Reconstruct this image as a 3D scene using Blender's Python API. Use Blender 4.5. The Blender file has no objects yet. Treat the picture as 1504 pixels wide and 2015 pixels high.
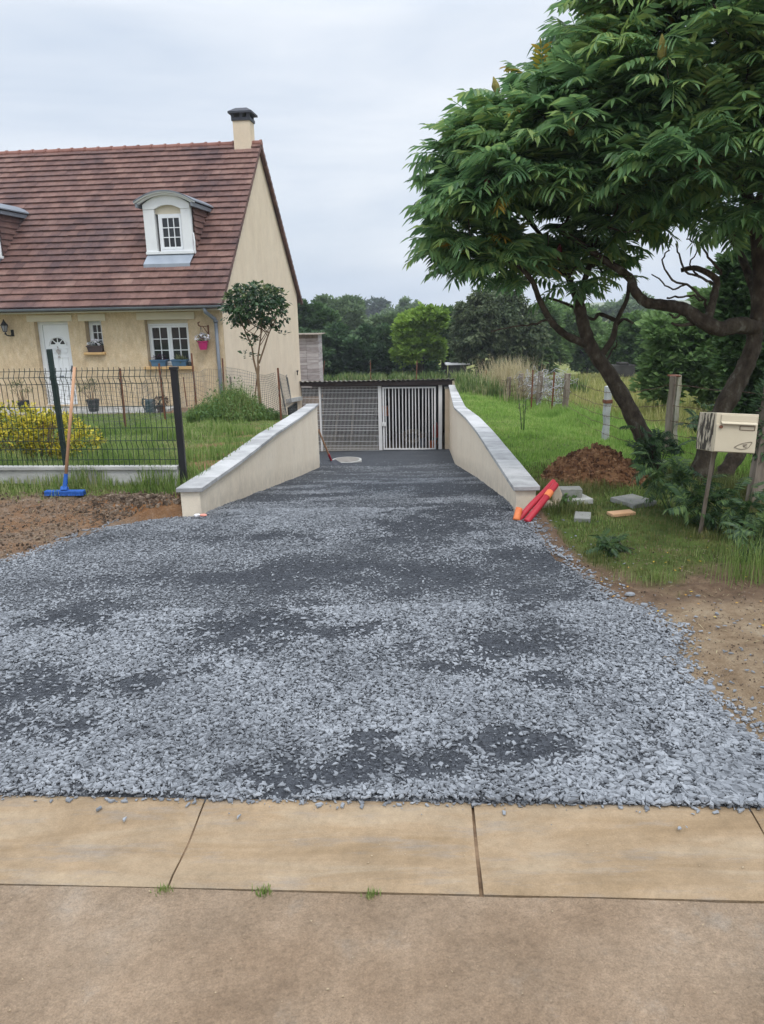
import bpy, math, random
import numpy as np
from math import radians as rad, sin, cos, pi
random.seed(7); rng = np.random.default_rng(7)
S = bpy.context.scene
COL = S.collection

# ------------------------------------------------------------------ camera
H = 1.8; TH = rad(15.5); RO = rad(1.2); FP = 1500.0
FW = np.array([0, cos(TH), -sin(TH)]); R0 = np.array([1., 0, 0]); U0 = np.array([0, sin(TH), cos(TH)])
RT = cos(RO) * R0 - sin(RO) * U0; UP = sin(RO) * R0 + cos(RO) * U0
EYE = np.array([0, 0, H])
def at(px, py, Y):
    """pixel of the photograph and a real distance Y -> world point (the survey used to place things)"""
    d = FW + RT * (px - 752) / FP - UP * (py - 1007.5) / FP
    return EYE + d * (Y / d[1])
from mathutils import Matrix, Vector
cd = bpy.data.cameras.new('camera'); cam = bpy.data.objects.new('camera', cd); COL.objects.link(cam)
cd.sensor_fit = 'VERTICAL'; cd.sensor_height = 36.0; cd.lens = 36.0 * FP / 2015.0
cd.clip_start = 0.05; cd.clip_end = 3000
M = Matrix.Identity(4)
for i in range(3):
    M[i][0] = RT[i]; M[i][1] = UP[i]; M[i][2] = -FW[i]; M[i][3] = EYE[i]
cam.matrix_world = M
S.camera = cam

# ------------------------------------------------------------------ world, sun, exposure
SUN_EL, SUN_AZ = rad(58), rad(150)          # azimuth clockwise from +Y
W = bpy.data.worlds.new('World'); S.world = W; W.use_nodes = True
nt = W.node_tree; nt.nodes.clear(); N = nt.nodes.new; L = nt.links.new
out = N('ShaderNodeOutputWorld'); bg = N('ShaderNodeBackground'); bg.inputs[1].default_value = 0.1
sky = N('ShaderNodeTexSky'); sky.sky_type = 'NISHITA'; sky.sun_disc = False
sky.sun_elevation = SUN_EL; sky.sun_rotation = SUN_AZ
tc = N('ShaderNodeTexCoord'); sep = N('ShaderNodeSeparateXYZ'); L(tc.outputs['Generated'], sep.inputs[0])
mp = N('ShaderNodeMapping'); mp.inputs['Scale'].default_value = (1.0, 1.0, 5.0); mp.inputs['Location'].default_value = (0.35, 0.2, 0.1)
L(tc.outputs['Generated'], mp.inputs[0])
nz = N('ShaderNodeTexNoise'); nz.inputs['Scale'].default_value = 1.7; nz.inputs['Detail'].default_value = 7; nz.inputs['Roughness'].default_value = .5
nz.inputs['Distortion'].default_value = .25
L(mp.outputs[0], nz.inputs['Vector'])
cr = N('ShaderNodeValToRGB'); e = cr.color_ramp.elements
e[0].position = .36; e[0].color = (.60, .69, .82, 1); e[1].position = .64; e[1].color = (.88, .925, .99, 1)
L(nz.outputs[0], cr.inputs[0])
def mth(op, a=None, b=None, **k):
    m = N('ShaderNodeMath'); m.operation = op
    for i, v in enumerate((a, b)):
        if v is None: continue
        if hasattr(v, 'is_output'): L(v, m.inputs[i])
        else: m.inputs[i].default_value = v
    return m.outputs[0]
zc = mth('MAXIMUM', sep.outputs[2], 0.0)
gain = mth('ADD', mth('MULTIPLY', mth('MAXIMUM', mth('SUBTRACT', zc, .30), 0.0), 2.9), mth('ADD', mth('MULTIPLY', zc, .22), .91))
gain = mth('MULTIPLY', gain, 10.0)
vs = N('ShaderNodeVectorMath'); vs.operation = 'SCALE'; L(cr.outputs[0], vs.inputs[0]); L(gain, vs.inputs['Scale'])
mx = N('ShaderNodeMix'); mx.data_type = 'RGBA'; mx.inputs[0].default_value = .08
L(vs.outputs[0], mx.inputs[6]); L(sky.outputs[0], mx.inputs[7])
L(mx.outputs[2], bg.inputs[0]); L(bg.outputs[0], out.inputs[0])
ld = bpy.data.lights.new('sun', 'SUN'); ld.energy = 1.2; ld.angle = rad(14); ld.color = (1, .96, .9)
sun = bpy.data.objects.new('sun', ld); COL.objects.link(sun)
sd = Vector((sin(SUN_AZ) * cos(SUN_EL), cos(SUN_AZ) * cos(SUN_EL), sin(SUN_EL)))
sun.rotation_euler = sd.to_track_quat('Z', 'Y').to_euler(); sun.location = (6, -8, 20)
S.view_settings.view_transform = 'Standard'; S.view_settings.look = 'None'
S.view_settings.gamma = 1; S.view_settings.exposure = 0.15
S.cycles.max_bounces = 6; S.cycles.transparent_max_bounces = 6

# ------------------------------------------------------------------ materials
def mat(name, cols, scale=3.0, detail=6.0, rough=.85, bump=0.0, bscale=40.0, island=0.0, spec=.3, metal=0.0,
        stretch=(1, 1, 1), transl=0.0, pos=(.3, .7), stain=None, local=False, grain=None, foot=None):
    """cols: 2-4 base colours mixed by noise in world space; island: random value per mesh island; stain: (colour, scale, lo, hi)"""
    m = bpy.data.materials.new(name); m.use_nodes = True
    t = m.node_tree; t.nodes.clear(); n = t.nodes.new; l = t.links.new
    o = n('ShaderNodeOutputMaterial'); p = n('ShaderNodeBsdfPrincipled')
    p.inputs['Roughness'].default_value = rough; p.inputs['Metallic'].default_value = metal
    p.inputs['Specular IOR Level'].default_value = spec
    g = n('ShaderNodeNewGeometry')
    mpn = n('ShaderNodeMapping'); mpn.inputs['Scale'].default_value = stretch
    if local:
        tcn = n('ShaderNodeTexCoord'); l(tcn.outputs['Object'], mpn.inputs[0])
    else: l(g.outputs['Position'], mpn.inputs[0])
    nz = n('ShaderNodeTexNoise'); nz.inputs['Scale'].default_value = scale; nz.inputs['Detail'].default_value = detail
    nz.inputs['Roughness'].default_value = .6
    l(mpn.outputs[0], nz.inputs['Vector'])
    fac = nz.outputs[0]
    if island:
        a = n('ShaderNodeMath'); a.operation = 'MULTIPLY_ADD'; l(g.outputs['Random Per Island'], a.inputs[0])
        a.inputs[1].default_value = island; a.inputs[2].default_value = -island / 2
        b = n('ShaderNodeMath'); b.operation = 'ADD'; l(fac, b.inputs[0]); l(a.outputs[0], b.inputs[1]); fac = b.outputs[0]
    r = n('ShaderNodeValToRGB'); el = r.color_ramp.elements
    k = len(cols)
    while len(el) < k: el.new(.5)
    for i, c in enumerate(cols):
        el[i].position = pos[0] + (pos[1] - pos[0]) * i / max(1, k - 1); el[i].color = (*c, 1)
    l(fac, r.inputs[0]); colout = r.outputs[0]
    if stain:
        sc, ss, lo, hi = stain
        n2 = n('ShaderNodeTexNoise'); n2.inputs['Scale'].default_value = ss; n2.inputs['Detail'].default_value = 8; n2.inputs['Roughness'].default_value = .7
        l(mpn.outputs[0], n2.inputs['Vector'])
        mr = n('ShaderNodeMapRange'); mr.inputs[1].default_value = lo; mr.inputs[2].default_value = hi; l(n2.outputs[0], mr.inputs[0])
        mxn = n('ShaderNodeMix'); mxn.data_type = 'RGBA'; l(mr.outputs[0], mxn.inputs[0]); l(colout, mxn.inputs[6]); mxn.inputs[7].default_value = (*sc, 1)
        colout = mxn.outputs[2]
    if grain:
        for gs, ga in grain:
            n3 = n('ShaderNodeTexNoise'); n3.inputs['Scale'].default_value = gs; n3.inputs['Detail'].default_value = 4; n3.inputs['Roughness'].default_value = .75
            l(g.outputs['Position'], n3.inputs['Vector'])
            m3 = n('ShaderNodeMapRange'); m3.inputs[1].default_value = .32; m3.inputs[2].default_value = .68; m3.inputs[3].default_value = 1 - ga; m3.inputs[4].default_value = 1 + ga * .6
            l(n3.outputs[0], m3.inputs[0]); v3 = n('ShaderNodeVectorMath'); v3.operation = 'SCALE'; l(colout, v3.inputs[0]); l(m3.outputs[0], v3.inputs['Scale']); colout = v3.outputs[0]
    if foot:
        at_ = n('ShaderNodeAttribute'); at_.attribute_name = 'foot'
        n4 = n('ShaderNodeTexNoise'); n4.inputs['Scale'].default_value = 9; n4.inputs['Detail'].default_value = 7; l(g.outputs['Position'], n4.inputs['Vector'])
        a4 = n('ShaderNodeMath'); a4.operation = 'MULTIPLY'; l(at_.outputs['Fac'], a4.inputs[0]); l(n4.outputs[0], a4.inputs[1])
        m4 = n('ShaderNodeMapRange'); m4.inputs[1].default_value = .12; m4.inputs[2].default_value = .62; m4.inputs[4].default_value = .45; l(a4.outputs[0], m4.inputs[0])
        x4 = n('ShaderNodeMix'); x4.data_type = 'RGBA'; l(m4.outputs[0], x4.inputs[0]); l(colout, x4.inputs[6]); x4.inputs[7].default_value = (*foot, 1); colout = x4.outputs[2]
    l(colout, p.inputs['Base Color'])
    if bump:
        nb = n('ShaderNodeTexNoise'); nb.inputs['Scale'].default_value = bscale; nb.inputs['Detail'].default_value = 5
        l(mpn.outputs[0], nb.inputs['Vector'])
        bp = n('ShaderNodeBump'); bp.inputs['Strength'].default_value = bump; bp.inputs['Distance'].default_value = .02
        l(nb.outputs[0], bp.inputs['Height']); l(bp.outputs[0], p.inputs['Normal'])
    if transl:
        tr = n('ShaderNodeBsdfTranslucent'); l(colout, tr.inputs[0])
        ms = n('ShaderNodeMixShader'); ms.inputs[0].default_value = transl
        l(p.outputs[0], ms.inputs[1]); l(tr.outputs[0], ms.inputs[2]); l(ms.outputs[0], o.inputs[0])
    else: l(p.outputs[0], o.inputs[0])
    m['bsdf'] = p.name
    return m
MT = {}
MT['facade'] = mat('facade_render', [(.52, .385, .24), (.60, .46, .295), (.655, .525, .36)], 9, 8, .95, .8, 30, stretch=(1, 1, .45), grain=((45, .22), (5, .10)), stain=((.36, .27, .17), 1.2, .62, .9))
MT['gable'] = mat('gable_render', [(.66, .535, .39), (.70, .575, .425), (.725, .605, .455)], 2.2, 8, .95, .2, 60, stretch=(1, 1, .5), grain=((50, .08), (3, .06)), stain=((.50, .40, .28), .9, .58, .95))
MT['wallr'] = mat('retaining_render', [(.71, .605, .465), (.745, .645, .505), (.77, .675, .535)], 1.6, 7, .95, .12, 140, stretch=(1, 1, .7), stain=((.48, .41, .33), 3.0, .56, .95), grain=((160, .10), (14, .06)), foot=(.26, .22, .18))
MT['pillar'] = mat('cream_block', [(.66, .55, .40), (.71, .60, .45)], 4, 6, .95, .3, 60)
MT['cream'] = mat('cream_trim', [(.60, .53, .41), (.66, .59, .46)], 4, 5, .85)
MT['sill'] = mat('ochre_sill', [(.50, .31, .13), (.58, .38, .18)], 6, 5, .85, .2, 60)
MT['tile'] = mat('roof_tile', [(.085, .045, .040), (.145, .076, .062), (.195, .106, .084), (.24, .142, .112)], 1.1, 9, .82, .35, 70, island=.27, grain=((9, .22), (40, .18)), pos=(.22, .80),
                 stain=((.06, .04, .045), .45, .48, .74))
MT['ridge'] = mat('ridge_tile', [(.19, .085, .065), (.27, .13, .10)], 3, 6, .85, .3, 60, island=.3)
MT['white'] = mat('white_pvc', [(.74, .75, .77), (.79, .80, .81)], 5, 4, .45)
MT['offwhite'] = mat('weathered_white', [(.70, .705, .70), (.76, .765, .76)], 2.5, 8, .7, .05, 50, stain=((.42, .39, .36), 7.0, .66, .95))
MT['glass'] = mat('window_glass', [(.012, .013, .015), (.03, .033, .036)], 1.2, 2, .06, spec=.5)
MT['zinc'] = mat('zinc', [(.14, .155, .18), (.21, .23, .255)], 3, 6, .55)
MT['lead'] = mat('flashing', [(.25, .28, .32), (.33, .36, .40)], 3, 6, .55, metal=.2)
MT['black'] = mat('black_metal', [(.012, .012, .014), (.025, .025, .027)], 8, 4, .45)
MT['darkcap'] = mat('chimney_cap', [(.03, .032, .04), (.06, .062, .075)], 5, 4, .6)
MT['green'] = mat('green_coating', [(.010, .022, .020), (.02, .035, .03)], 8, 3, .5)
MT['plasticblk'] = mat('black_plastic', [(.012, .012, .013), (.022, .022, .024)], 3, 3, .35)
MT['conc'] = mat('concrete', [(.28, .28, .26), (.38, .37, .345), (.46, .45, .42)], 5, 8, .9, .3, 60, stain=((.22, .21, .18), 4, .6, .85))
MT['coping'] = mat('coping_stone', [(.30, .295, .29), (.40, .395, .385), (.48, .47, .46)], 5, 8, .9, .25, 80, island=.45, grain=((120, .12),), stain=((.22, .21, .19), 3.5, .60, .9))
MT['oldfloor'] = mat('earthy_floor', [(.11, .085, .055), (.2, .155, .105)], 5, 7, .95)
MT['manhole'] = mat('manhole_iron', [(.16, .145, .125), (.23, .21, .185)], 9, 7, .85, .3, 60)
MT['paver'] = mat('grey_paver', [(.19, .19, .17), (.27, .265, .24)], 7, 8, .92, .4, 60, stain=((.15, .17, .10), 5, .55, .8))
MT['tanpaver'] = mat('tan_paver', [(.42, .34, .25), (.52, .44, .34)], 7, 8, .92, .4, 60)
MT['brick'] = mat('orange_brick', [(.44, .24, .12), (.55, .34, .2)], 7, 8, .92, .4, 60)
MT['rust'] = mat('rust', [(.10, .035, .018), (.18, .07, .035), (.09, .05, .04)], 12, 7, .85, .3, 60)
MT['galv'] = mat('galvanised_wire', [(.34, .34, .35), (.48, .48, .49)], 10, 4, .6)
MT['wire'] = mat('grey_wire', [(.10, .095, .09), (.2, .19, .18)], 10, 4, .6, metal=.3)
MT['rustwire'] = mat('rusty_wire', [(.07, .035, .02), (.13, .075, .045)], 10, 4, .8)
MT['whitemetal'] = mat('white_metal', [(.74, .74, .735), (.80, .80, .80)], 3, 7, .5, stain=((.48, .40, .3), 3, .66, .95))
MT['oldwood'] = mat('weathered_wood', [(.12, .09, .065), (.22, .18, .14), (.33, .28, .23)], 4, 9, .9, .6, 30, stretch=(3, 3, .5))
MT['greywood'] = mat('grey_boards', [(.28, .24, .23), (.40, .36, .345), (.49, .45, .43)], 5, 9, .9, .3, 30, stretch=(.6, .6, 4), island=.3, stain=((.15, .13, .09), 3, .6, .85))
MT['concpost'] = mat('mossy_concrete_post', [(.17, .16, .07), (.30, .28, .21), (.40, .38, .33)], 5, 8, .95, .6, 40, stretch=(1, 1, .7), stain=((.10, .11, .03), 3, .5, .8))
MT['paleconc'] = mat('pale_post', [(.33, .34, .33), (.50, .51, .50)], 7, 8, .9, .5, 40)
MT['handle'] = mat('broom_handle', [(.42, .22, .12), (.55, .32, .19)], 8, 6, .6, stretch=(2, 2, .3))
MT['blue'] = mat('blue_broom', [(.015, .075, .30), (.03, .12, .42)], 30, 4, .6)
MT['bluepot'] = mat('blue_planter', [(.05, .11, .18), (.08, .155, .24)], 4, 4, .55)
MT['brownpot'] = mat('brown_planter', [(.05, .035, .033), (.08, .055, .05)], 4, 4, .6)
MT['darkpot'] = mat('dark_pot', [(.02, .022, .025), (.045, .047, .05)], 4, 4, .6)
MT['pink'] = mat('magenta_pot', [(.42, .02, .12), (.52, .035, .17)], 4, 3, .45)
MT['teal'] = mat('teal_can', [(.02, .045, .055), (.035, .07, .08)], 4, 3, .5)
MT['red'] = mat('red_conduit', [(.33, .018, .03), (.43, .03, .045)], 6, 4, .5)
MT['orange'] = mat('orange_pipe', [(.62, .14, .04), (.72, .22, .08)], 9, 4, .5)
MT['redplastic'] = mat('red_plastic', [(.38, .03, .02), (.48, .05, .03)], 5, 3, .5)
MT['greyplastic'] = mat('grey_plastic', [(.22, .22, .23), (.32, .32, .33)], 5, 3, .6)
MT['hose'] = mat('hose', [(.20, .16, .11), (.32, .26, .19)], 8, 3, .7)
MT['paper'] = mat('paper', [(.72, .70, .70), (.8, .78, .78)], 5, 3, .7)
MT['salmon'] = mat('salmon_scrap', [(.66, .22, .16), (.75, .32, .25)], 5, 3, .7)
MT['mailbox'] = mat('mailbox_cream', [(.50, .43, .31), (.56, .49, .36)], 3, 5, .5, stain=((.28, .22, .14), 7, .70, .88))
MT['mailside'] = mat('mailbox_flaked', [(.50, .43, .32), (.55, .48, .37)], 3, 5, .7, stretch=(1.5, 1.5, .45), stain=((.05, .042, .033), 15, .455, .51))
MT['corr'] = mat('corrugated', [(.22, .20, .17), (.38, .36, .31)], 2, 8, .85, stain=((.12, .12, .05), 3, .5, .75))
MT['darkwood'] = mat('dark_beam', [(.035, .025, .022), (.075, .055, .05)], 4, 7, .85, stretch=(.3, 1, 1))
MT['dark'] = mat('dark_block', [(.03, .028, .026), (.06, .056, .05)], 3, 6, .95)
MT['bark'] = mat('bark', [(.022, .016, .010), (.045, .033, .022), (.075, .058, .040), (.16, .155, .12)], 14, 8, .95, .9, 50, stretch=(1, 1, .6), pos=(.28, .74), stain=((.10, .055, .02), 4, .60, .8))
MT['barkpale'] = mat('pale_bark', [(.17, .105, .06), (.27, .18, .11)], 9, 6, .9, .4, 60)
MT['barkdark'] = mat('dark_bark', [(.035, .028, .022), (.06, .05, .04)], 6, 5, .95)
def leafmat(name, cols, transl=.3, rough=.5, scale=1.2, spec=.35, island=.5): return mat(name, cols, scale, 3, rough, island=island, transl=transl, spec=spec, pos=(.2, .8))
MT['sumac'] = leafmat('sumac_leaves', [(.072, .150, .066), (.12, .23, .092), (.18, .31, .115), (.30, .40, .12)], .5, .42)
MT['sumac_shaded'] = leafmat('shaded_sucker_leaves', [(.020, .048, .020), (.036, .075, .028), (.06, .115, .036), (.11, .17, .045)], .35, .45)  # sumac leaf colour painted darker to stand for shade under the trees
MT['sumacyel'] = leafmat('yellow_sumac_leaves', [(.30, .28, .03), (.42, .30, .04), (.45, .22, .03)], .4, .5)
MT['laurel'] = leafmat('laurel_leaves', [(.018, .045, .018), (.032, .075, .026), (.065, .115, .038)], .2, .35)
MT['laureltop'] = leafmat('laurel_new_leaves', [(.10, .14, .045), (.20, .24, .10)], .25, .4)
MT['grass'] = leafmat('grass_blades', [(.085, .15, .028), (.15, .235, .05), (.235, .315, .085), (.37, .36, .17)], .4, .7)
MT['weeds'] = leafmat('weed_blades', [(.05, .09, .02), (.085, .15, .035), (.15, .21, .06), (.26, .26, .12)], .35, .7)
MT['lawn'] = leafmat('lawn_blades', [(.13, .24, .04), (.20, .34, .06), (.28, .42, .09), (.38, .44, .15)], .45, .7)
MT['dryish'] = leafmat('dull_grass', [(.06, .09, .02), (.12, .14, .035), (.22, .19, .08)], .3, .7)
MT['hay'] = leafmat('hay_blades', [(.21, .24, .06), (.32, .315, .10), (.39, .36, .15)], .4, .8)
MT['straw'] = leafmat('straw', [(.36, .31, .17), (.52, .44, .27)], .35, .8)
MT['euon'] = leafmat('yellow_leaves', [(.14, .17, .02), (.50, .42, .03), (.70, .58, .06)], .3, .5, 3, island=.8)
MT['petal'] = leafmat('white_petals', [(.72, .70, .74), (.80, .79, .82)], .2, .6)
MT['petaldark'] = leafmat('dark_petals', [(.03, .012, .03), (.07, .03, .06)], .2, .6)
MT['dryleaf'] = leafmat('dry_leaves', [(.04, .022, .02), (.10, .06, .05)], .1, .8)
MT['olive'] = leafmat('olive_leaves', [(.10, .12, .05), (.20, .21, .10)], .25, .6)
MT['yleaf'] = leafmat('fallen_leaf', [(.55, .40, .03), (.45, .22, .04)], .1, .7)
MT['fruit'] = mat('sumac_fruit', [(.20, .18, .05), (.32, .27, .08)], 30, 3, .9, .6, 80)
MT['fruitred'] = mat('sumac_fruit_red', [(.14, .022, .022), (.22, .05, .04)], 30, 3, .9, .6, 80)
MT['soil'] = mat('pile_soil', [(.07, .032, .016), (.15, .070, .032), (.23, .125, .062)], 9, 9, .95, .8, 40, island=.5)
MT['clod'] = mat('clods', [(.055, .038, .026), (.12, .082, .055), (.18, .13, .09), (.25, .19, .14)], 6, 8, .95, .6, 50, island=.6, pos=(.2, .8))
MT['slate'] = mat('slate_chips', [(.10, .105, .113), (.17, .178, .19), (.235, .245, .259), (.30, .311, .326)], 1.6, 6, .85, .2, 90, island=.42, pos=(.2, .8))
MT['slatefine'] = mat('slate_grit', [(.025, .027, .031), (.055, .058, .065), (.10, .105, .115), (.17, .178, .19)], 2.5, 4, .88, island=.6, pos=(.2, .85))
MT['tanstone'] = mat('tan_stone', [(.30, .22, .13), (.42, .33, .22)], 20, 5, .9, .5, 60)

# ------------------------------------------------------------------ mesh tools
def link_mesh(name, V, loops, starts, totals, m, parent=None, loc=(0, 0, 0), smooth=False):
    me = bpy.data.meshes.new(name)
    V = np.ascontiguousarray(V, dtype=np.float32)
    me.vertices.add(len(V)); me.vertices.foreach_set('co', V.ravel())
    me.loops.add(len(loops)); me.loops.foreach_set('vertex_index', np.asarray(loops, dtype=np.int32))
    me.polygons.add(len(starts)); me.polygons.foreach_set('loop_start', np.asarray(starts, dtype=np.int32))
    me.polygons.foreach_set('loop_total', np.asarray(totals, dtype=np.int32))
    me.polygons.foreach_set('use_smooth', np.full(len(starts), bool(smooth)))
    me.update(calc_edges=True); me.validate()
    if m: me.materials.append(m)
    o = bpy.data.objects.new(name, me); COL.objects.link(o)
    if parent: o.parent = parent
    o.location = loc
    return o
class MB:
    def __init__(self, off=(0, 0, 0)): self.v = []; self.f = []; self.off = np.array(off, float)
    def add(self, V, F):
        b = len(self.v); self.v.extend([tuple(map(float, p)) for p in V]); self.f.extend([tuple(b + i for i in f) for f in F]); return self
    def box(self, x0, y0, z0, x1, y1, z1, rot=None, c=None):
        V = [(x, y, z) for x in (x0, x1) for y in (y0, y1) for z in (z0, z1)]
        if rot is not None:
            c = np.array(c if c is not None else ((x0 + x1) / 2, (y0 + y1) / 2, (z0 + z1) / 2))
            V = [c + np.array(rot) @ (np.array(p) - c) for p in V]
        return self.add(V, [(0, 1, 3, 2), (4, 6, 7, 5), (0, 4, 5, 1), (2, 3, 7, 6), (0, 2, 6, 4), (1, 5, 7, 3)])
    def bar(self, a, b, w, h=None, up=(0, 0, 1)):
        a = np.array(a, float); b = np.array(b, float); h = h or w; d = b - a; d /= np.linalg.norm(d)
        s = np.cross(d, up)
        if np.linalg.norm(s) < 1e-3: s = np.cross(d, (0, 1, 0))
        s /= np.linalg.norm(s); u = np.cross(s, d)
        V = [p + s * i * w / 2 + u * j * h / 2 for p in (a, b) for i, j in ((-1, -1), (1, -1), (1, 1), (-1, 1))]
        return self.add(V, [(3, 2, 1, 0), (4, 5, 6, 7), (0, 1, 5, 4), (1, 2, 6, 5), (2, 3, 7, 6), (3, 0, 4, 7)])
    def tube(self, P, r, n=8, cap=True, jit=0.0):
        P = [np.array(p, float) for p in P]; k = len(P); r = [r] * k if np.isscalar(r) else list(r)
        ref = None; V = []
        for i in range(k):
            d = P[min(i + 1, k - 1)] - P[max(i - 1, 0)]; d = d / (np.linalg.norm(d) + 1e-9)
            if ref is None:
                ref = np.cross(d, (0, 0, 1)) if abs(d[2]) < .9 else np.cross(d, (1, 0, 0))
            s = ref - d * (ref @ d); s /= np.linalg.norm(s) + 1e-9; ref = s; u = np.cross(d, s)
            for j in range(n):
                a = 2 * pi * j / n; q = r[i] * (1 + (random.uniform(-jit, jit) if jit else 0))
                V.append(P[i] + (s * cos(a) + u * sin(a)) * q)
        F = [(i * n + j, i * n + (j + 1) % n, (i + 1) * n + (j + 1) % n, (i + 1) * n + j) for i in range(k - 1) for j in range(n)]
        if cap: F += [tuple(range(n - 1, -1, -1)), tuple(range((k - 1) * n, k * n))]
        return self.add(V, F)
    def lathe(self, c, prof, n=20, sx=1, sy=1):
        """prof: list of (radius, z)"""
        c = np.array(c, float); V = []
        for r, z in prof:
            for j in range(n):
                a = 2 * pi * j / n; V.append(c + np.array((r * cos(a) * sx, r * sin(a) * sy, z)))
        k = len(prof)
        F = [(i * n + j, i * n + (j + 1) % n, (i + 1) * n + (j + 1) % n, (i + 1) * n + j) for i in range(k - 1) for j in range(n)]
        F += [tuple(range(n - 1, -1, -1)), tuple(range((k - 1) * n, k * n))]
        return self.add(V, F)
    def prism(self, pts, d):
        """polygon pts (3-D, planar) extruded by vector d"""
        n = len(pts); d = np.array(d, float); V = [np.array(p, float) for p in pts]; V = V + [p + d for p in V]
        return self.add(V, [tuple(range(n - 1, -1, -1)), tuple(range(n, 2 * n))] + [(i, (i + 1) % n, n + (i + 1) % n, n + i) for i in range(n)])
    def build(self, name, m, parent=None, smooth=False, bevel=0, loc=None):
        V = np.array(self.v) - self.off
        lo = [i for f in self.f for i in f]; tt = [len(f) for f in self.f]; st = np.concatenate([[0], np.cumsum(tt)[:-1]])
        o = link_mesh(name, V, lo, st, tt, MT[m] if isinstance(m, str) else m, parent, loc if loc is not None else (0, 0, 0), smooth)
        if loc is None and parent is None: o.location = tuple(self.off)
        if bevel:
            b = o.modifiers.new('bevel', 'BEVEL'); b.width = bevel; b.segments = 2; b.limit_method = 'ANGLE'
        return o
def scatter(name, protos, idx, R, P, m, parent=None, off=(0, 0, 0), smooth=False):
    """merge n copies of small protos (V,F) with 3x3 matrices R and positions P into one mesh"""
    Vs, Ls, Ts = [], [], []; base = 0
    for k, (V, F) in enumerate(protos):
        sel = np.nonzero(idx == k)[0]
        if not len(sel): continue
        V = np.asarray(V, float); W_ = np.einsum('nij,vj->nvi', R[sel], V) + P[sel][:, None, :]
        nv = len(V); fl = np.array([i for f in F for i in f]); tt = np.array([len(f) for f in F])
        Ls.append((fl[None, :] + (np.arange(len(sel)) * nv)[:, None] + base).ravel()); Ts.append(np.tile(tt, len(sel)))
        Vs.append(W_.reshape(-1, 3)); base += nv * len(sel)
    V = np.concatenate(Vs) - np.array(off); Lp = np.concatenate(Ls); T = np.concatenate(Ts)
    St = np.concatenate([[0], np.cumsum(T)[:-1]])
    o = link_mesh(name, V, Lp, St, T, MT[m] if isinstance(m, str) else m, parent, (0, 0, 0) if parent else tuple(off), smooth)
    return o
def frames(D, upv=None, roll=None):
    """rotation matrices whose local x axis is D (n,3), z near up"""
    D = D / (np.linalg.norm(D, axis=1, keepdims=True) + 1e-9)
    U = np.tile(np.array([0, 0, 1.]), (len(D), 1)) if upv is None else upv
    Y = np.cross(U, D); Y /= np.linalg.norm(Y, axis=1, keepdims=True) + 1e-9
    Z = np.cross(D, Y)
    if roll is not None:
        c, s = np.cos(roll)[:, None], np.sin(roll)[:, None]; Y, Z = Y * c + Z * s, Z * c - Y * s
    return np.stack([D, Y, Z], axis=2)
def rotz(a):
    z = np.zeros_like(a); o = np.ones_like(a)
    return np.stack([np.stack([np.cos(a), -np.sin(a), z], 1), np.stack([np.sin(a), np.cos(a), z], 1), np.stack([z, z, o], 1)], 1)
def tag(o, label=None, cat=None, group=None, kind=None):
    for k, v in (('label', label), ('category', cat), ('group', group), ('kind', kind)):
        if v: o[k] = v
    return o
def thing(name, label, cat, loc=(0, 0, 0), rz=0, group=None):
    o = bpy.data.objects.new(name, None); COL.objects.link(o); o.location = loc; o.rotation_euler = (0, 0, rz); o.empty_display_size = .2
    return tag(o, label, cat, group)
def copy_tree(o, parent=None):
    c = o.copy(); COL.objects.link(c); c.parent = parent
    for ch in list(o.children): copy_tree(ch, c)
    return c
def curve(P, n=8):
    P = [np.array(p, float) for p in P]; out = []
    for i in range(len(P) - 1):
        p0, p1, p2, p3 = P[max(i - 1, 0)], P[i], P[i + 1], P[min(i + 2, len(P) - 1)]
        for k in range(n):
            t = k / n; out.append(.5 * ((2 * p1) + (-p0 + p2) * t + (2 * p0 - 5 * p1 + 4 * p2 - p3) * t * t + (-p0 + 3 * p1 - 3 * p2 + p3) * t ** 3))
    return out + [P[-1]]
def vnoise(x, y, seed=0, oct=4, lac=2.0, gain=.5):
    """value noise on numpy arrays, 0..1"""
    def one(x, y, s):
        xi = np.floor(x).astype(np.int64); yi = np.floor(y).astype(np.int64); fx = x - xi; fy = y - yi
        fx = fx * fx * (3 - 2 * fx); fy = fy * fy * (3 - 2 * fy)
        def h(a, b):
            n = (a * 374761393 + b * 668265263 + s * 974634777) & 0x7fffffff; n = ((n ^ (n >> 13)) * 1274126177) & 0x7fffffff
            return ((n ^ (n >> 16)) & 0xffff) / 65535.0
        return (h(xi, yi) * (1 - fx) + h(xi + 1, yi) * fx) * (1 - fy) + (h(xi, yi + 1) * (1 - fx) + h(xi + 1, yi + 1) * fx) * fy
    t = 0; a = 1; n = 0
    x = np.asarray(x, float); y = np.asarray(y, float)
    for o_ in range(oct):
        t = t + a * one(x, y, seed + o_ * 17); n += a; a *= gain; x = x * lac + 13.7; y = y * lac + 7.3
    return t / n
def sstep(a, b, x): t = np.clip((x - a) / (b - a), 0, 1); return t * t * (3 - 2 * t)

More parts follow.
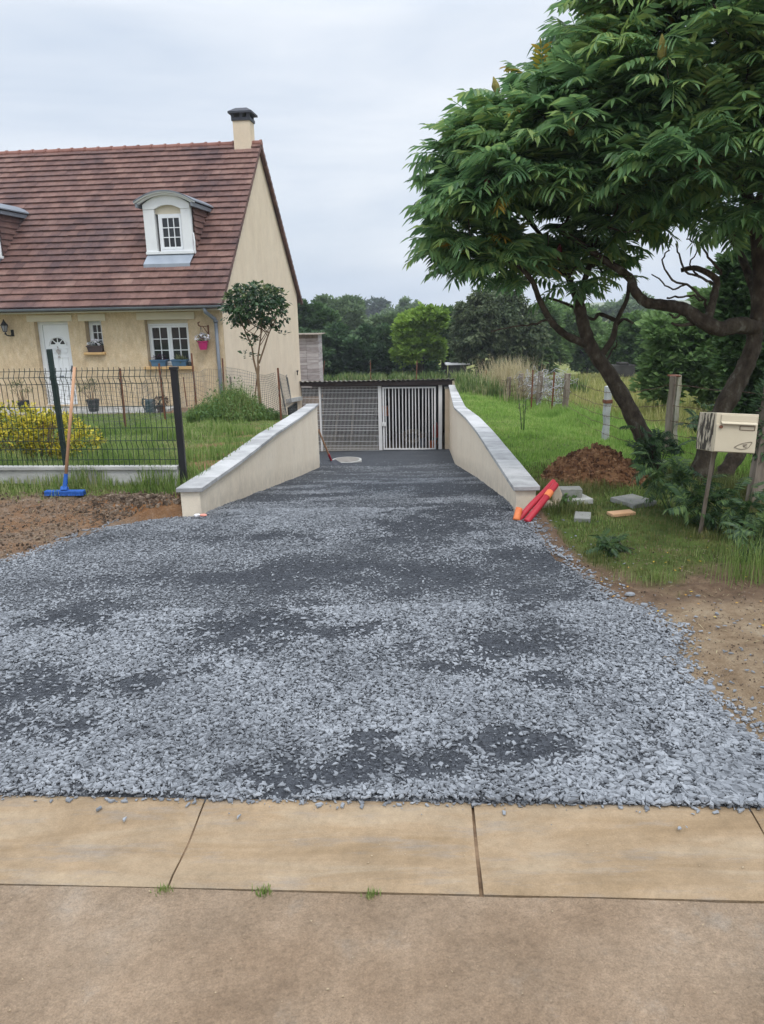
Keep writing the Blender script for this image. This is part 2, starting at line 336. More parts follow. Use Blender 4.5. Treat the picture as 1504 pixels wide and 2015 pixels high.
# ------------------------------------------------------------------ lie of the land
def Dz(Y): return -.167 * .25 * np.logaddexp(0, (np.asarray(Y, float) - 6.52) / .25)
FAR_Y = [45, 70, 150, 260, 420, 700]; FAR_Z = [-2.7, -4.0, -7.2, -8.5, -8, -7]
def Tright(X, Y):
    z = np.interp(Y, [-50, 6.3, 8.4, 9.7, 12.9, 23.7, 28] + FAR_Y, [0, .01, .02, -.08, -.27, -1.0, -1.25] + FAR_Z)
    return z - .2 * sstep(2.2, 3.8, X) * sstep(6, 9, Y) * (1 - sstep(60, 90, Y))
def Tleft(X, Y):
    z = np.interp(Y, [-50, 5.0, 6.3, 6.85, 7.3, 8.5, 10.5, 14.5, 18.6, 19.2, 25, 29] + FAR_Y, [0, 0, .03, .11, .20, .17, .04, -.34, -.70, -.70, -1.0, -1.3] + FAR_Z)
    # bank that drops along the gable towards the garage
    drop = sstep(-4.4, -3.2, X) * sstep(17.5, 25, Y) * (1 - sstep(28, 31, Y)) * .75
    return z - drop
XL_Y = [-60, 6.5, 10.56, 12.27, 15.13, 15.6, 16.2, 33, 33.5]; XL_X = [-1.62, -1.6, -1.38, -1.3, -1.22, -1.3, -3.9, -3.6, -3.0]
XR_Y = [-60, 6.4, 10.56, 15.13, 28, 33.5]; XR_X = [1.17, 1.17, 1.37, 1.5, 2.56, 2.9]
def xl(Y): return np.interp(Y, XL_Y, XL_X)
def xr(Y): return np.interp(Y, XR_Y, XR_X)
def corr(Y): return np.where(np.asarray(Y) < 33.2, 1.0, 0.0)
def ground_z(X, Y):
    X = np.asarray(X, float); Y = np.asarray(Y, float)
    return np.where(X < xl(Y) - .08, Tleft(X, Y), np.where(X > xr(Y) + .08, Tright(X, Y), np.where(Y < 33.2, Dz(Y), Tright(X, Y))))
def bumps(X, Y):
    near = sstep(2.5, 3.2, Y) * (1 - sstep(25, 40, Y))
    return near * ((vnoise(X * 1.3, Y * 1.3, 3) - .5) * .05 + (vnoise(X * 9, Y * 9, 5, 4) - .5) * .055)
def kerbY(X): return 2.452 - .0585 * X
GXL_Y = [2.0, 4.2, 4.7, 5.0, 5.28, 5.5, 5.88, 6.22, 6.43, 6.6, 6.7]; GXL_X = [-7, -6.2, -4.3, -3.4, -2.84, -2.66, -2.52, -2.30, -2.08, -1.72, -1.58]
GXR_Y = [2.0, 2.4, 2.75, 2.95, 3.13, 3.54, 3.83, 4.2, 4.36, 4.82, 5.43, 5.89, 6.4]; GXR_X = [1.75, 1.66, 1.56, 1.53, 1.49, 1.47, 1.62, 1.52, 1.38, 1.31, 1.22, 1.24, 1.17]
def gxl(Y): return np.where(np.asarray(Y) < 6.65, np.interp(Y, GXL_Y, GXL_X), xl(Y) + .0)
def gxr(Y): return np.where(np.asarray(Y) < 6.4, np.interp(Y, GXR_Y, GXR_X), xr(Y) - .0)
def fence_y(X): return 7.02 - .085 * (X + 1.86)      # line of the green fence
def grass_w(X, Y):
    """how grassy the soil is, 0..1"""
    X = np.asarray(X, float); Y = np.asarray(Y, float); n = vnoise(X * 1.7, Y * 1.7, 21); n2 = vnoise(X * 5, Y * 5, 22)
    l = (X < xl(Y) - .14) * sstep(-.32, -.05, Y - fence_y(X) + (n - .5) * .5)
    l = l * (1 - .92 * sstep(.44, .60, n2 * .6 + vnoise(X * 1.6, Y * 1.2, 23) * .4) * sstep(-1.5, -.5, X - xl(Y)) * sstep(7, 7.6, Y) * (1 - sstep(12.5, 14.5, Y)))
    l = l * (1 - sstep(17.6, 18.0, Y) * (1 - sstep(-3.9, -3.6, X)))
    edge = np.interp(X, [1.1, 1.3, 1.5, 1.7, 2.1, 2.5, 3.0, 3.4], [6.4, 5.5, 5.0, 4.9, 4.85, 4.8, 4.6, 4.3])
    r = (X > xr(Y) + .2) * sstep(-.25, .25, Y - edge + (n - .5) * .9 + (n2 - .5) * .4)
    return np.clip(np.where(X < 0, l, r), 0, 1)
def grid_mesh(name, Xg, Yg, Zg, m, attrs=None, smooth=True):
    r, c = Xg.shape; V = np.stack([Xg, Yg, Zg], -1).reshape(-1, 3)
    i = (np.arange(r - 1)[:, None] * c + np.arange(c - 1)[None, :]).ravel()
    F = np.stack([i, i + 1, i + c + 1, i + c], 1); n = len(F)
    o = link_mesh(name, V, F.ravel(), np.arange(n) * 4, np.full(n, 4), m, None, (0, 0, 0), smooth)
    for k, a in (attrs or {}).items():
        at_ = o.data.attributes.new(k, 'FLOAT', 'POINT'); at_.data.foreach_set('value', np.ascontiguousarray(a, dtype=np.float32).ravel())
    return o

def ground_material():
    m = bpy.data.materials.new('earth_and_turf'); m.use_nodes = True; t = m.node_tree; n = t.nodes.new; l = t.links.new
    p = t.nodes['Principled BSDF']; p.inputs['Roughness'].default_value = .95; p.inputs['Specular IOR Level'].default_value = .15
    g = n('ShaderNodeNewGeometry')
    def noise(s, d=6, r=.6):
        q = n('ShaderNodeTexNoise'); q.inputs['Scale'].default_value = s; q.inputs['Detail'].default_value = d; q.inputs['Roughness'].default_value = r
        l(g.outputs['Position'], q.inputs['Vector']); return q.outputs[0]
    def ramp(f, cols, lo=.3, hi=.7):
        r = n('ShaderNodeValToRGB'); el = r.color_ramp.elements
        while len(el) < len(cols): el.new(.5)
        for i, c in enumerate(cols): el[i].position = lo + (hi - lo) * i / (len(cols) - 1); el[i].color = (*c, 1)
        l(f, r.inputs[0]); return r.outputs[0]
    def mix(f, a, b):
        q = n('ShaderNodeMix'); q.data_type = 'RGBA'; l(f, q.inputs[0]); l(a, q.inputs[6]); l(b, q.inputs[7]); return q.outputs[2]
    def attr(k):
        a = n('ShaderNodeAttribute'); a.attribute_name = k; return a.outputs['Fac']
    dirt = ramp(noise(11, 10, .78), [(.10, .072, .055), (.20, .155, .12), (.215, .135, .08), (.27, .21, .16), (.36, .28, .20)], .28, .72)
    rust = ramp(noise(6, 8, .7), [(.12, .05, .02), (.25, .115, .045), (.33, .18, .08)])
    tan = ramp(noise(5, 10, .8), [(.15, .10, .06), (.26, .18, .11), (.34, .25, .16), (.40, .32, .22)], .3, .68)
    mulch = ramp(noise(7, 9, .75), [(.08, .05, .03), (.17, .11, .07), (.28, .19, .12)])
    turf = ramp(noise(3, 7), [(.055, .075, .02), (.09, .13, .03), (.15, .16, .05)])
    hay = ramp(noise(.35, 7), [(.12, .14, .035), (.18, .19, .055), (.25, .235, .085)])
    c = mix(attr('rust'), dirt, rust); c = mix(attr('tan'), c, tan); c = mix(attr('mulch'), c, mulch)
    c = mix(attr('grass'), c, turf); c = mix(attr('hay'), c, hay)
    l(c, p.inputs['Base Color'])
    b = n('ShaderNodeBump'); b.inputs['Strength'].default_value = 1.0; b.inputs['Distance'].default_value = .05
    l(noise(16, 10, .75), b.inputs['Height']); l(b.outputs[0], p.inputs['Normal'])
    return m
def geom(a, b, n): return a * (b / a) ** (np.arange(n) / (n - 1))
rows = np.unique(np.round(np.concatenate([[-80, -40, -15, -5, 0, 1.5, 2.0], np.arange(2.2, 9, .05), np.arange(9, 16, .12), np.arange(16, 34, .3),
       geom(34, 900, 46)]), 3))
offs = np.concatenate([np.arange(.14, 3.2, .06), geom(3.2, 900, 44)])
inn = np.linspace(0, 1, 26)
Xg = np.zeros((len(rows), 2 * len(offs) + len(inn)))
for i, y in enumerate(rows):
    a, b = float(xl(y)), float(xr(y))
    Xg[i] = np.concatenate([(a - offs)[::-1], a - .04 + inn * (b - a + .08), b + offs])
Yg = np.repeat(rows[:, None], Xg.shape[1], 1)
Zg = ground_z(Xg, Yg)
cm = (Xg > xl(Yg) - .08) & (Xg < xr(Yg) + .08)
Zg = np.where(cm & (Yg > 6.3), Zg - .03, Zg)
Zg = Zg + bumps(Xg, Yg) * np.where(cm & (Yg > 5), 0, 1)
Zg = np.where(Yg < 2.5, Zg - .05, Zg)
in_drive = (Xg > gxl(Yg) + .06) & (Xg < gxr(Yg) - .06) & (Yg > 2.3) & (Yg < 6.7)
Zg = np.where(in_drive, np.minimum(Zg - .03, Dz(Yg) - .035), Zg)
def heap_z(X, Y): return .075 * np.exp(-(((X + 2.25) / .42) ** 2 + ((Y - 6.62) / .17) ** 2)) * (vnoise(X * 14, Y * 14, 9, 3) + .3) * (X < gxl(Y))
heap = .07 * np.exp(-(((Xg + 2.2) / .5) ** 2 + ((Yg - 6.6) / .2) ** 2)); Zg = Zg + heap_z(Xg, Yg)
hills = sstep(200, 420, Yg) * (vnoise(Xg / 160, Yg / 300, 31, 3) - .5) * 6
Zg = Zg + hills
A_grass = np.where(Yg > 2.6, grass_w(Xg, Yg), 0)
A_hay = np.clip(sstep(4.2, 5.0, Xg + (vnoise(Xg, Yg, 41) - .5)) * sstep(7.5, 9, Yg) + sstep(46, 60, Yg), 0, 1) * .85
A_rust = np.clip(heap * 16 * (Xg < -1.6) + .5 * sstep(.52, .70, vnoise(Xg * 3.2, Yg * 3.2, 51, 5)) * (Xg < -1.5) * sstep(5.2, 5.9, Yg) + .5 * np.exp(-((Xg - 1.45) / .2) ** 2 - ((Yg - 5.4) / .5) ** 2), 0, 1)
A_rust = np.maximum(A_rust, .6 * sstep(-1.5, -.5, Xg - xl(Yg)) * (Xg < xl(Yg)) * sstep(6.9, 7.4, Yg) * (1 - sstep(13, 15, Yg)))
A_tan = (Xg > 1.2) * (1 - sstep(4.1, 4.6, Yg + (vnoise(Xg * 2, Yg * 2, 61) - .5) * .7))
A_mulch = (Xg > 1.2) * sstep(4.1, 4.6, Yg + (vnoise(Xg * 2, Yg * 2, 61) - .5) * .7)
tag(grid_mesh('ground', Xg, Yg, Zg, ground_material(), dict(grass=A_grass, hay=A_hay, rust=A_rust, tan=A_tan, mulch=A_mulch)), kind='structure')

# ------------------------------------------------------------------ road and kerb strip
MT['road'] = mat('dusty_road', [(.20, .136, .087), (.26, .183, .12), (.30, .22, .15), (.355, .285, .215)], 1.3, 10, .95, .8, 75, pos=(.3, .72), stain=((.30, .255, .205), 2.6, .56, .78), spec=.15, grain=((170, .24), (38, .18), (2.2, .22)))
ys = np.concatenate([[-80, -20, -4, 0], np.linspace(.9, 1, 30)])
cols_ = np.concatenate([[-400, -60, -10], np.linspace(-3, 3, 61), [10, 60, 400]])
Xr = np.repeat(cols_[None, :], 34, 0); yr = np.repeat(np.concatenate([[-60, -12, -3, -.5], np.linspace(.6, 1.0, 30)])[:, None], Xr.shape[1], 1)
edge = 1.993 - .0585 * np.clip(Xr, -60, 60)
Yr = np.where(yr < .5, np.where(yr < 0, yr * 1.0, yr), edge - (1.0 - yr) * 4.2)
Yr = np.where(yr < -.4, np.minimum(yr - 1.5, edge - 2.5) , Yr)
Zr = -.002 + (vnoise(Xr * 3, Yr * 3, 71) - .5) * .012
tag(grid_mesh('road', Xr, Yr, Zr, MT['road']), kind='structure')
MT['kerb'] = mat('sandy_concrete', [(.24, .165, .095), (.285, .20, .118), (.32, .23, .142), (.345, .262, .172), (.30, .22, .14)], 1.3, 9, .9, .3, 110, stretch=(1.0, 5.0, 1), pos=(.24, .76), stain=((.26, .22, .18), 2.2, .52, .74), spec=.15, grain=((180, .14), (30, .10), (4, .16)))
for q_ in MT['kerb'].node_tree.nodes:
    if q_.type == 'TEX_NOISE' and abs(q_.inputs['Scale'].default_value - 1.3) < .01: q_.inputs['Distortion'].default_value = 1.1
kb = MB(); ang = math.atan(-.0585); ux = np.array([cos(ang), sin(ang), 0]); uy = np.array([-sin(ang), cos(ang), 0])
kp = np.array([0, 2.0, 0])
for i in range(-9, 9):
    s0 = .285 + i * 1.0; g0 = .003 if i % 2 else .006; s1 = s0 + 1.0 - .004
    nx_, ny_ = 12, 10; V = []
    for a in range(nx_ + 1):
        for b in range(ny_ + 1):
            s = s0 + g0 * (1 + .7 * (1 - b / ny_) if i == 0 else 1) + (s1 - s0 - g0) * a / nx_; t = .004 + .458 * b / ny_
            prof = -.016 * sin(pi * min(1, b / ny_ * 1.05)) ** 2 + .004 + (.006 if b == 0 else 0) * -1
            edge_d = -.004 if (b in (0, ny_) or a in (0, nx_)) else 0
            p = kp + ux * s + uy * t; V.append((p[0], p[1], prof + edge_d))
    nb = ny_ + 1
    F = [(a * nb + b, (a + 1) * nb + b, (a + 1) * nb + b + 1, a * nb + b + 1) for a in range(nx_) for b in range(ny_)]
    ring = [a * nb for a in range(nx_ + 1)] + [nx_ * nb + b for b in range(1, nb)] + [a * nb + ny_ for a in range(nx_ - 1, -1, -1)] + [b for b in range(ny_ - 1, 0, -1)]
    m0 = len(V); V += [(V[j][0], V[j][1], -.06) for j in ring]; k = len(ring)
    F += [(ring[(j + 1) % k], ring[j], m0 + j, m0 + (j + 1) % k) for j in range(k)]
    kb.add(V, F)
tag(kb.build('kerb_strip', 'kerb', smooth=False), kind='structure')
MT['jointdirt'] = mat('joint_dirt', [(.10, .06, .035), (.2, .13, .075)], 30, 5, .95)
jb = MB(); a = kp - uy * .04 - ux * 9; b = kp - uy * .04 + ux * 9
jb.add([a + (0, 0, -.0165), b + (0, 0, -.0165), b + uy * .52 + (0, 0, -.0165), a + uy * .52 + (0, 0, -.0165)], [(0, 1, 2, 3)])
tag(jb.build('road_joint', 'jointdirt'), kind='structure')

# ------------------------------------------------------------------ driveway
DARK = [(-.95, 5.75, .62, .22), (-1.15, 4.75, .95, .16), (-.75, 4.05, .35, .30), (-.45, 2.62, .17, .16), (-.12, 2.62, .40, .13), (-1.75, 3.35, .30, .22), (-.45, 5.0, .45, .22), (-1.9, 4.25, .30, .18),
        (.55, 4.75, .55, .30), (.98, 5.2, .30, .45), (.25, 5.9, .45, .5), (-.2, 4.0, .3, .12), (.75, 3.75, .28, .16), (.95, 4.4, .30, .2), (.75, 6.6, .5, .4), (-1.7, 2.95, .25, .14), (-1.1, 3.45, .2, .12), (.35, 3.4, .2, .1), (1.0, 3.3, .25, .07), (.55, 2.75, .2, .12), (.0, 2.9, .1, .07)]
def dark_w(X, Y):
    X = np.asarray(X, float); Y = np.asarray(Y, float)
    Xd = X + (vnoise(X * 3, Y * 3, 83) - .5) * .35; Yd = Y + (vnoise(X * 3, Y * 3, 84) - .5) * .28
    w = np.zeros_like(X)
    for cx, cy, rx, ry in DARK: w = np.maximum(w, 1.15 - np.sqrt(((Xd - cx) / rx) ** 2 + ((Yd - cy) / ry) ** 2) * .62)
    w = w + (vnoise(X * 8, Y * 8, 81, 5) - .5) * 1.3 + (vnoise(X * 1.5, Y * 2.2, 82) - .48) * 1.4
    far = sstep(6.3, 8.0, Y)
    wf = .62 + (vnoise(X * 1.8, Y * 2.2, 85, 5) - .5) * 2.4 + .5 * sstep(14, 17.5, Y)
    return np.clip(w * (1 - far) + wf * far, 0, 1)
def driveway_material():
    m = bpy.data.materials.new('slate_fines'); m.use_nodes = True; t = m.node_tree; n = t.nodes.new; l = t.links.new
    p = t.nodes['Principled BSDF']; p.inputs['Roughness'].default_value = .9; p.inputs['Specular IOR Level'].default_value = .2
    g = n('ShaderNodeNewGeometry'); a = n('ShaderNodeAttribute'); a.attribute_name = 'dark'
    v = n('ShaderNodeTexVoronoi'); v.inputs['Scale'].default_value = 75; l(g.outputs['Position'], v.inputs['Vector'])
    r = n('ShaderNodeValToRGB'); r.color_ramp.elements[0].color = (.022, .024, .028, 1); r.color_ramp.elements[1].color = (.07, .075, .085, 1)
    sp = n('ShaderNodeSeparateColor'); l(v.outputs['Color'], sp.inputs[0]); l(sp.outputs[0], r.inputs[0])
    r2 = n('ShaderNodeValToRGB'); r2.color_ramp.elements[0].color = (.026, .027, .030, 1); r2.color_ramp.elements[1].color = (.13, .137, .147, 1); l(sp.outputs[1], r2.inputs[0])
    mx = n('ShaderNodeMix'); mx.data_type = 'RGBA'; l(a.outputs['Fac'], mx.inputs[0]); l(r2.outputs[0], mx.inputs[6]); l(r.outputs[0], mx.inputs[7])
    l(mx.outputs[2], p.inputs['Base Color'])
    b = n('ShaderNodeBump'); b.inputs['Strength'].default_value = .8; b.inputs['Distance'].default_value = .012; l(v.outputs['Distance'], b.inputs['Height'])
    nz = n('ShaderNodeTexNoise'); nz.inputs['Scale'].default_value = 18; nz.inputs['Detail'].default_value = 6; l(g.outputs['Position'], nz.inputs['Vector'])
    b2 = n('ShaderNodeBump'); b2.inputs['Strength'].default_value = .5; b2.inputs['Distance'].default_value = .03; l(nz.outputs[0], b2.inputs['Height']); l(b.outputs[0], b2.inputs['Normal'])
    l(b2.outputs[0], p.inputs['Normal'])
    return m
def drive_h(X, Y): return Dz(Y) + .018 + (vnoise(X * 2.2, Y * 2.2, 91) - .5) * .035 * (1 - .6 * sstep(6, 9, Y))
dr = np.concatenate([np.arange(0, 4.4, .05), np.arange(4.4, 13, .1), np.arange(13, 26.6, .25)])
tq = np.linspace(0, 1, 90)
Xd = np.zeros((len(dr), 90)); Yd = np.zeros_like(Xd)
for i, q in enumerate(dr):
    y = 2.43 + q; a, b = float(gxl(y)), float(gxr(y)); Xd[i] = a + (b - a) * tq
    blend = max(0, 1 - q / 1.5); Yd[i] = y - .0585 * Xd[i] * blend
Zd = drive_h(Xd, Yd)
ed = np.minimum(Xd - Xd[:, :1], Xd[:, -1:] - Xd); Zd -= .02 * (1 - sstep(0, .10, ed)) * (Yd < 6.6)
Zd[0] = -.006; Zd[1] = np.minimum(Zd[1], .012)
tag(grid_mesh('driveway', Xd, Yd, Zd, driveway_material(), dict(dark=dark_w(Xd, Yd))), kind='structure')
def stone_protos(n, thick=.15):
    out = []
    for _ in range(n):
        k = random.choice((4, 5, 5, 6, 6)); el = random.uniform(.38, .85)
        A = np.sort(rng.uniform(0, 2 * pi, k) * .35 + np.arange(k) * 2 * pi / k * .95)
        r = rng.uniform(.36, .55, k); t = thick * random.uniform(.5, 1.2); tl = rng.uniform(-.06, .06, k)
        top = np.stack([np.cos(A) * r * .88, np.sin(A) * r * el * .88, t / 2 + tl], 1); bot = np.stack([np.cos(A) * r, np.sin(A) * r * el, np.full(k, -t / 2)], 1)
        out.append((np.concatenate([top, bot]), [tuple(range(k))] + [((i + 1) % k, i, k + i, k + (i + 1) % k) for i in range(k)]))
    return out
SP = stone_protos(28)
def stones(n, ylo, yhi, smin, smax, keep, seed, zoff=0.0):
    r = np.random.default_rng(seed); Y = ylo + (yhi - ylo) * r.random(n); a = np.maximum(gxl(Y), -.72 * Y - .6); b = gxr(Y); X = a + (b - a) * r.random(n)
    Yk = Y - .0585 * X * np.clip(1 - (Y - 2.43) / 1.5, 0, 1)
    k = r.random(n) < keep(X, Yk); X, Y = X[k], Yk[k]; n = len(X)
    s = smin * (smax / smin) ** (r.random(n) ** 1.4)
    # coarser at the lower right corner, as tipped there
    s *= 1 + .5 * np.exp(-((X - 1.3) / .45) ** 2 - ((Y - 2.5) / .3) ** 2)
    P = np.stack([X, Y, drive_h(X, Y) + s * .08 + r.random(n) * .006 + zoff], 1)
    R = rotz(r.uniform(0, 2 * pi, n)); tx, ty = r.normal(0, .13, n), r.normal(0, .13, n)
    z = np.zeros(n); o = np.ones(n)
    T = np.stack([np.stack([o, z, tx], 1), np.stack([z, o, ty], 1), np.stack([-tx, -ty, o], 1)], 1)
    return np.einsum('nij,njk->nik', T, R) * s[:, None, None], P
parts = [stones(92000, 2.44, 4.3, .010, .045, lambda x, y: np.clip(1.28 - 1.45 * dark_w(x, y), .08, 1), 101),
         stones(80000, 4.2, 6.8, .010, .034, lambda x, y: np.clip(1.25 - 1.5 * dark_w(x, y), .05, 1), 102),
         stones(34000, 6.6, 11, .012, .030, lambda x, y: np.clip(1.3 - 1.7 * dark_w(x, y), .03, 1), 103),
         stones(9000, 11, 17, .016, .034, lambda x, y: np.clip(.8 - 1.0 * dark_w(x, y), .02, 1) * (np.hypot(x + .79, y - 17.2) > .42), 104)]
# loose edge and strays on the dirt and the kerb
def strays(n, seed):
    r = np.random.default_rng(seed); Y = r.uniform(2.5, 6.3, n); side = r.random(n) < .72
    X = np.where(side, gxr(Y) + np.abs(r.normal(0, .055, n)) + (r.random(n) < .12) * r.random(n) * .5, gxl(Y) - np.abs(r.normal(0, .05, n)))
    s = .012 + .03 * r.random(n) ** 2
    P = np.stack([X, Y, ground_z(X, Y) + bumps(X, Y) + .004 + s * .12], 1)
    return rotz(r.uniform(0, 6.28, n)) * s[:, None, None], P
parts.append(strays(2200, 105))
r_ = np.random.default_rng(106); n = 900; X = r_.uniform(-2.6, 1.75, n); q = np.abs(r_.normal(0, .022, n)) + (r_.random(n) < .03) * r_.random(n) * .12; 
parts.append((rotz(r_.uniform(0, 6.28, n)) * (.008 + .03 * r_.random(n) ** 2)[:, None, None], np.stack([X, kerbY(X) - q + .012, np.full(n, .008)], 1)))
tg = [(-1.0, 4.0, .4), (1.45, 3.9, .3)]
R = np.concatenate([p[0] for p in parts]); P = np.concatenate([p[1] for p in parts])
tag(scatter('gravel', SP, rng.integers(0, len(SP), len(P)), R, P, 'slate'), 'loose grey slate chippings spread over the driveway', 'gravel', kind='stuff')
fp = [stones(70000, 2.44, 4.6, .004, .011, lambda x, y: .15 + .85 * dark_w(x, y), 111), stones(60000, 4.6, 8.5, .006, .013, lambda x, y: .12 + .88 * dark_w(x, y), 112)]
R = np.concatenate([p[0] for p in fp]); P = np.concatenate([p[1] for p in fp])
tag(scatter('gravel_fines', SP, rng.integers(0, len(SP), len(P)), R, P, 'slatefine'), 'dark fine slate grit filling the bare patches of the driveway', 'gravel', kind='stuff')
# grit on the road and the kerb
n = 900; X = rng.uniform(-2.2, 2.2, n); Y = rng.uniform(.9, 2.42, n)
tag(scatter('grit', SP, rng.integers(0, len(SP), n), rotz(rng.uniform(0, 6.28, n)) * (.003 + .010 * rng.random(n) ** 5)[:, None, None], np.stack([X, Y, np.where(Y > 1.99 - .0585 * X, -.004, .003)], 1), 'tanstone'), 'small grit lying on the sandy road and kerb', 'grit', kind='stuff')
# clods on the dirt
n = 24000; X = np.concatenate([rng.uniform(-4, -1.65, n // 2), rng.normal(-2.2, .32, n // 6), rng.uniform(1.3, 3.6, n // 2)]); Y = np.concatenate([rng.uniform(4.9, 6.95, n // 2), rng.normal(6.6, .16, n // 6), rng.uniform(2.55, 5.6, n // 2)])
k = ((X < gxl(Y) - .03) | (X > gxr(Y) + .03)); X, Y = X[k], Y[k]; n = len(X)
sz = (.005 + .028 * rng.random(n) ** 5) * np.where(X > 0, .5, 1.1); sz *= 1 + .5 * np.exp(-((X + 2.2) / .5) ** 2 - ((Y - 6.6) / .25) ** 2)
CP = stone_protos(12, .8)
tag(scatter('soil_clods', CP, rng.integers(0, 12, n), rotz(rng.uniform(0, 6.28, n)) * sz[:, None, None], np.stack([X, Y, ground_z(X, Y) + bumps(X, Y) + heap_z(X, Y) + .002], 1), 'clod'), 'crumbled brown soil and clods on bare dirt', 'soil', kind='stuff')

# ------------------------------------------------------------------ driveway retaining walls
def wall_run(name, label, line, ztop, side, thick=.17):
    """line: [(x,y)] inner face; ztop(y); side +1 if the earth lies at larger x"""
    base = (line[0][0], line[0][1], float(Dz(line[0][1])))
    root = thing(name, label, 'retaining wall', base)
    ysamp = np.linspace(line[0][1], line[-1][1], 46); xs = np.interp(ysamp, [p[1] for p in line], [p[0] for p in line])
    V = []
    FT_ = []
    for x, y in zip(xs, ysamp):
        zt = ztop(y); zd = float(Dz(y)); zb = zd - .25; za, zc_ = min(zd + .10, zt - .02), min(zd + .30, zt - .01)
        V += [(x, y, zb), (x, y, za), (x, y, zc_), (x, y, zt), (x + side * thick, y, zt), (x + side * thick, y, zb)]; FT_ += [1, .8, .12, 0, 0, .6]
    k = len(ysamp); F = []
    for i in range(k - 1):
        for j in range(5):
            q = (i * 6 + j, i * 6 + j + 1, (i + 1) * 6 + j + 1, (i + 1) * 6 + j); F.append(q if side > 0 else q[::-1])
    e0, e1 = (5, 4, 3, 2, 1, 0), tuple((k - 1) * 6 + j for j in range(6))
    F += [e0 if side > 0 else e0[::-1], e1 if side > 0 else e1[::-1]]
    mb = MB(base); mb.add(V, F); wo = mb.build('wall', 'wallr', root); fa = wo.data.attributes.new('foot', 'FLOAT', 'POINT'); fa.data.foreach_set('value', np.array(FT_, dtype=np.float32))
    # coping stones, each about 0.5 m, slightly uneven
    cb = MB(base); y = line[0][1] - .035
    while y < line[-1][1] - .05:
        y1 = min(y + .5, line[-1][1] + .02); P = []
        for yy in (y + .005, y1 - .005):
            x = float(np.interp(yy, [p[1] for p in line], [p[0] for p in line])); z = ztop(yy) + .002 + random.uniform(-.002, .002)
            a, b = x - side * .03, x + side * (thick + .03)
            P += [(a, yy, z), (b, yy, z), (b, yy, z + .038), (a, yy, z + .038)]
        cb.add(P, [(0, 1, 2, 3), (7, 6, 5, 4), (0, 4, 5, 1), (1, 5, 6, 2), (2, 6, 7, 3), (3, 7, 4, 0)] if side < 0 else [(3, 2, 1, 0), (4, 5, 6, 7), (1, 5, 4, 0), (2, 6, 5, 1), (3, 7, 6, 2), (0, 4, 7, 3)])
        y = y1
    cb.build('coping', 'coping', root, bevel=.004)
    return root, base
zR = lambda y: float(np.interp(y, [6.4, 7.5, 9.8, 12.4, 22.8, 28], [.19, .135, .02, -.10, -.88, -1.22]))
zL = lambda y: float(np.interp(y, [6.5, 8, 10, 12.5, 14.5, 15.2], [.215, .16, .10, -.03, -.15, -.18]))
wall_run('retaining_wall', 'long cream wall with pale coping that borders the bright lawn', [(1.17, 6.42), (1.37, 10.56), (1.5, 15.13), (2.50, 27.4)], zR, 1)
lw, lb = wall_run('retaining_wall', 'cream wall with grey coping curving beside the house bank', [(-1.6, 6.52), (-1.5, 8.0), (-1.38, 10.56), (-1.3, 12.27), (-1.24, 15.1)], zL, -1)
tb = MB(lb)
for i in range(5):
    z = -.35 - i * .22; tb.box(-1.40, 15.11, z - .18, -1.26, 15.24 + .06 * i, z)
tb.build('toothing', 'conc', lw)

# ------------------------------------------------------------------ house
HO = (-3.79, 19.2, -.65)
house = thing('house', 'cream rendered house with steep brown tiled roof', 'house', HO, rad(-6))
HB = lambda: MB((0, 0, -.65))
ca, sa = cos(rad(-6)), sin(rad(-6))
def hw(x, y, z): return (HO[0] + x * ca - y * sa, HO[1] + x * sa + y * ca, z)     # house plan -> world
SL = .9085; RIDGE_Y, RIDGE_Z = 4.46, 6.17
def rz_(y): return RIDGE_Z - SL * abs(RIDGE_Y - y)
XL_ = -15.0; DEP = 8.92; TW = .27
holes = [(-4.86, -.62, -3.97, 1.46), (-3.53, .70, -3.10, 1.455), (-1.985, .33, -.885, 1.455), (-10.2, .33, -9.0, 1.455)]
b = HB(); xs = sorted({XL_, 0.0, *[h[0] for h in holes], *[h[2] for h in holes]}); zs = sorted({-3.9, 1.78, *[h[1] for h in holes], *[h[3] for h in holes]})
for i in range(len(xs) - 1):
    for j in range(len(zs) - 1):
        cx, cz = (xs[i] + xs[i + 1]) / 2, (zs[j] + zs[j + 1]) / 2
        if any(h[0] < cx < h[2] and h[1] < cz < h[3] for h in holes): continue
        b.add([(xs[i], 0, zs[j]), (xs[i + 1], 0, zs[j]), (xs[i + 1], 0, zs[j + 1]), (xs[i], 0, zs[j + 1])], [(0, 1, 2, 3)])
for x0, z0, x1, z1 in holes:
    for q in (((x0, z0), (x0, z1)), ((x0, z1), (x1, z1)), ((x1, z1), (x1, z0)), ((x1, z0), (x0, z0))):
        (p, r), (s, t) = q; b.add([(p, 0, r), (s, 0, t), (s, TW, t), (p, TW, r)], [(0, 1, 2, 3)])
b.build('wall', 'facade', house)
b = HB()
b.add([(.003, .0, -3.9), (.003, DEP, -3.9), (.003, DEP, rz_(DEP) - .06), (.003, RIDGE_Y, RIDGE_Z - .06), (.003, 0, rz_(0) - .06)], [(0, 1, 2, 3, 4)])
b.add([(XL_, 0, -3.9), (XL_, DEP, -3.9), (XL_, DEP, rz_(DEP) - .06), (XL_, RIDGE_Y, RIDGE_Z - .06), (XL_, 0, rz_(0) - .06)], [(4, 3, 2, 1, 0)])
b.add([(XL_, DEP, -3.9), (0, DEP, -3.9), (0, DEP, 1.9), (XL_, DEP, 1.9)], [(3, 2, 1, 0)])
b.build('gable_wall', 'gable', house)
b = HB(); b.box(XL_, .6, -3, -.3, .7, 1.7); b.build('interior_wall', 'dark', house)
b = HB(); b.box(XL_, -.34, 1.66, .0, -.004, 1.69); b.build('soffit', 'cream', house)
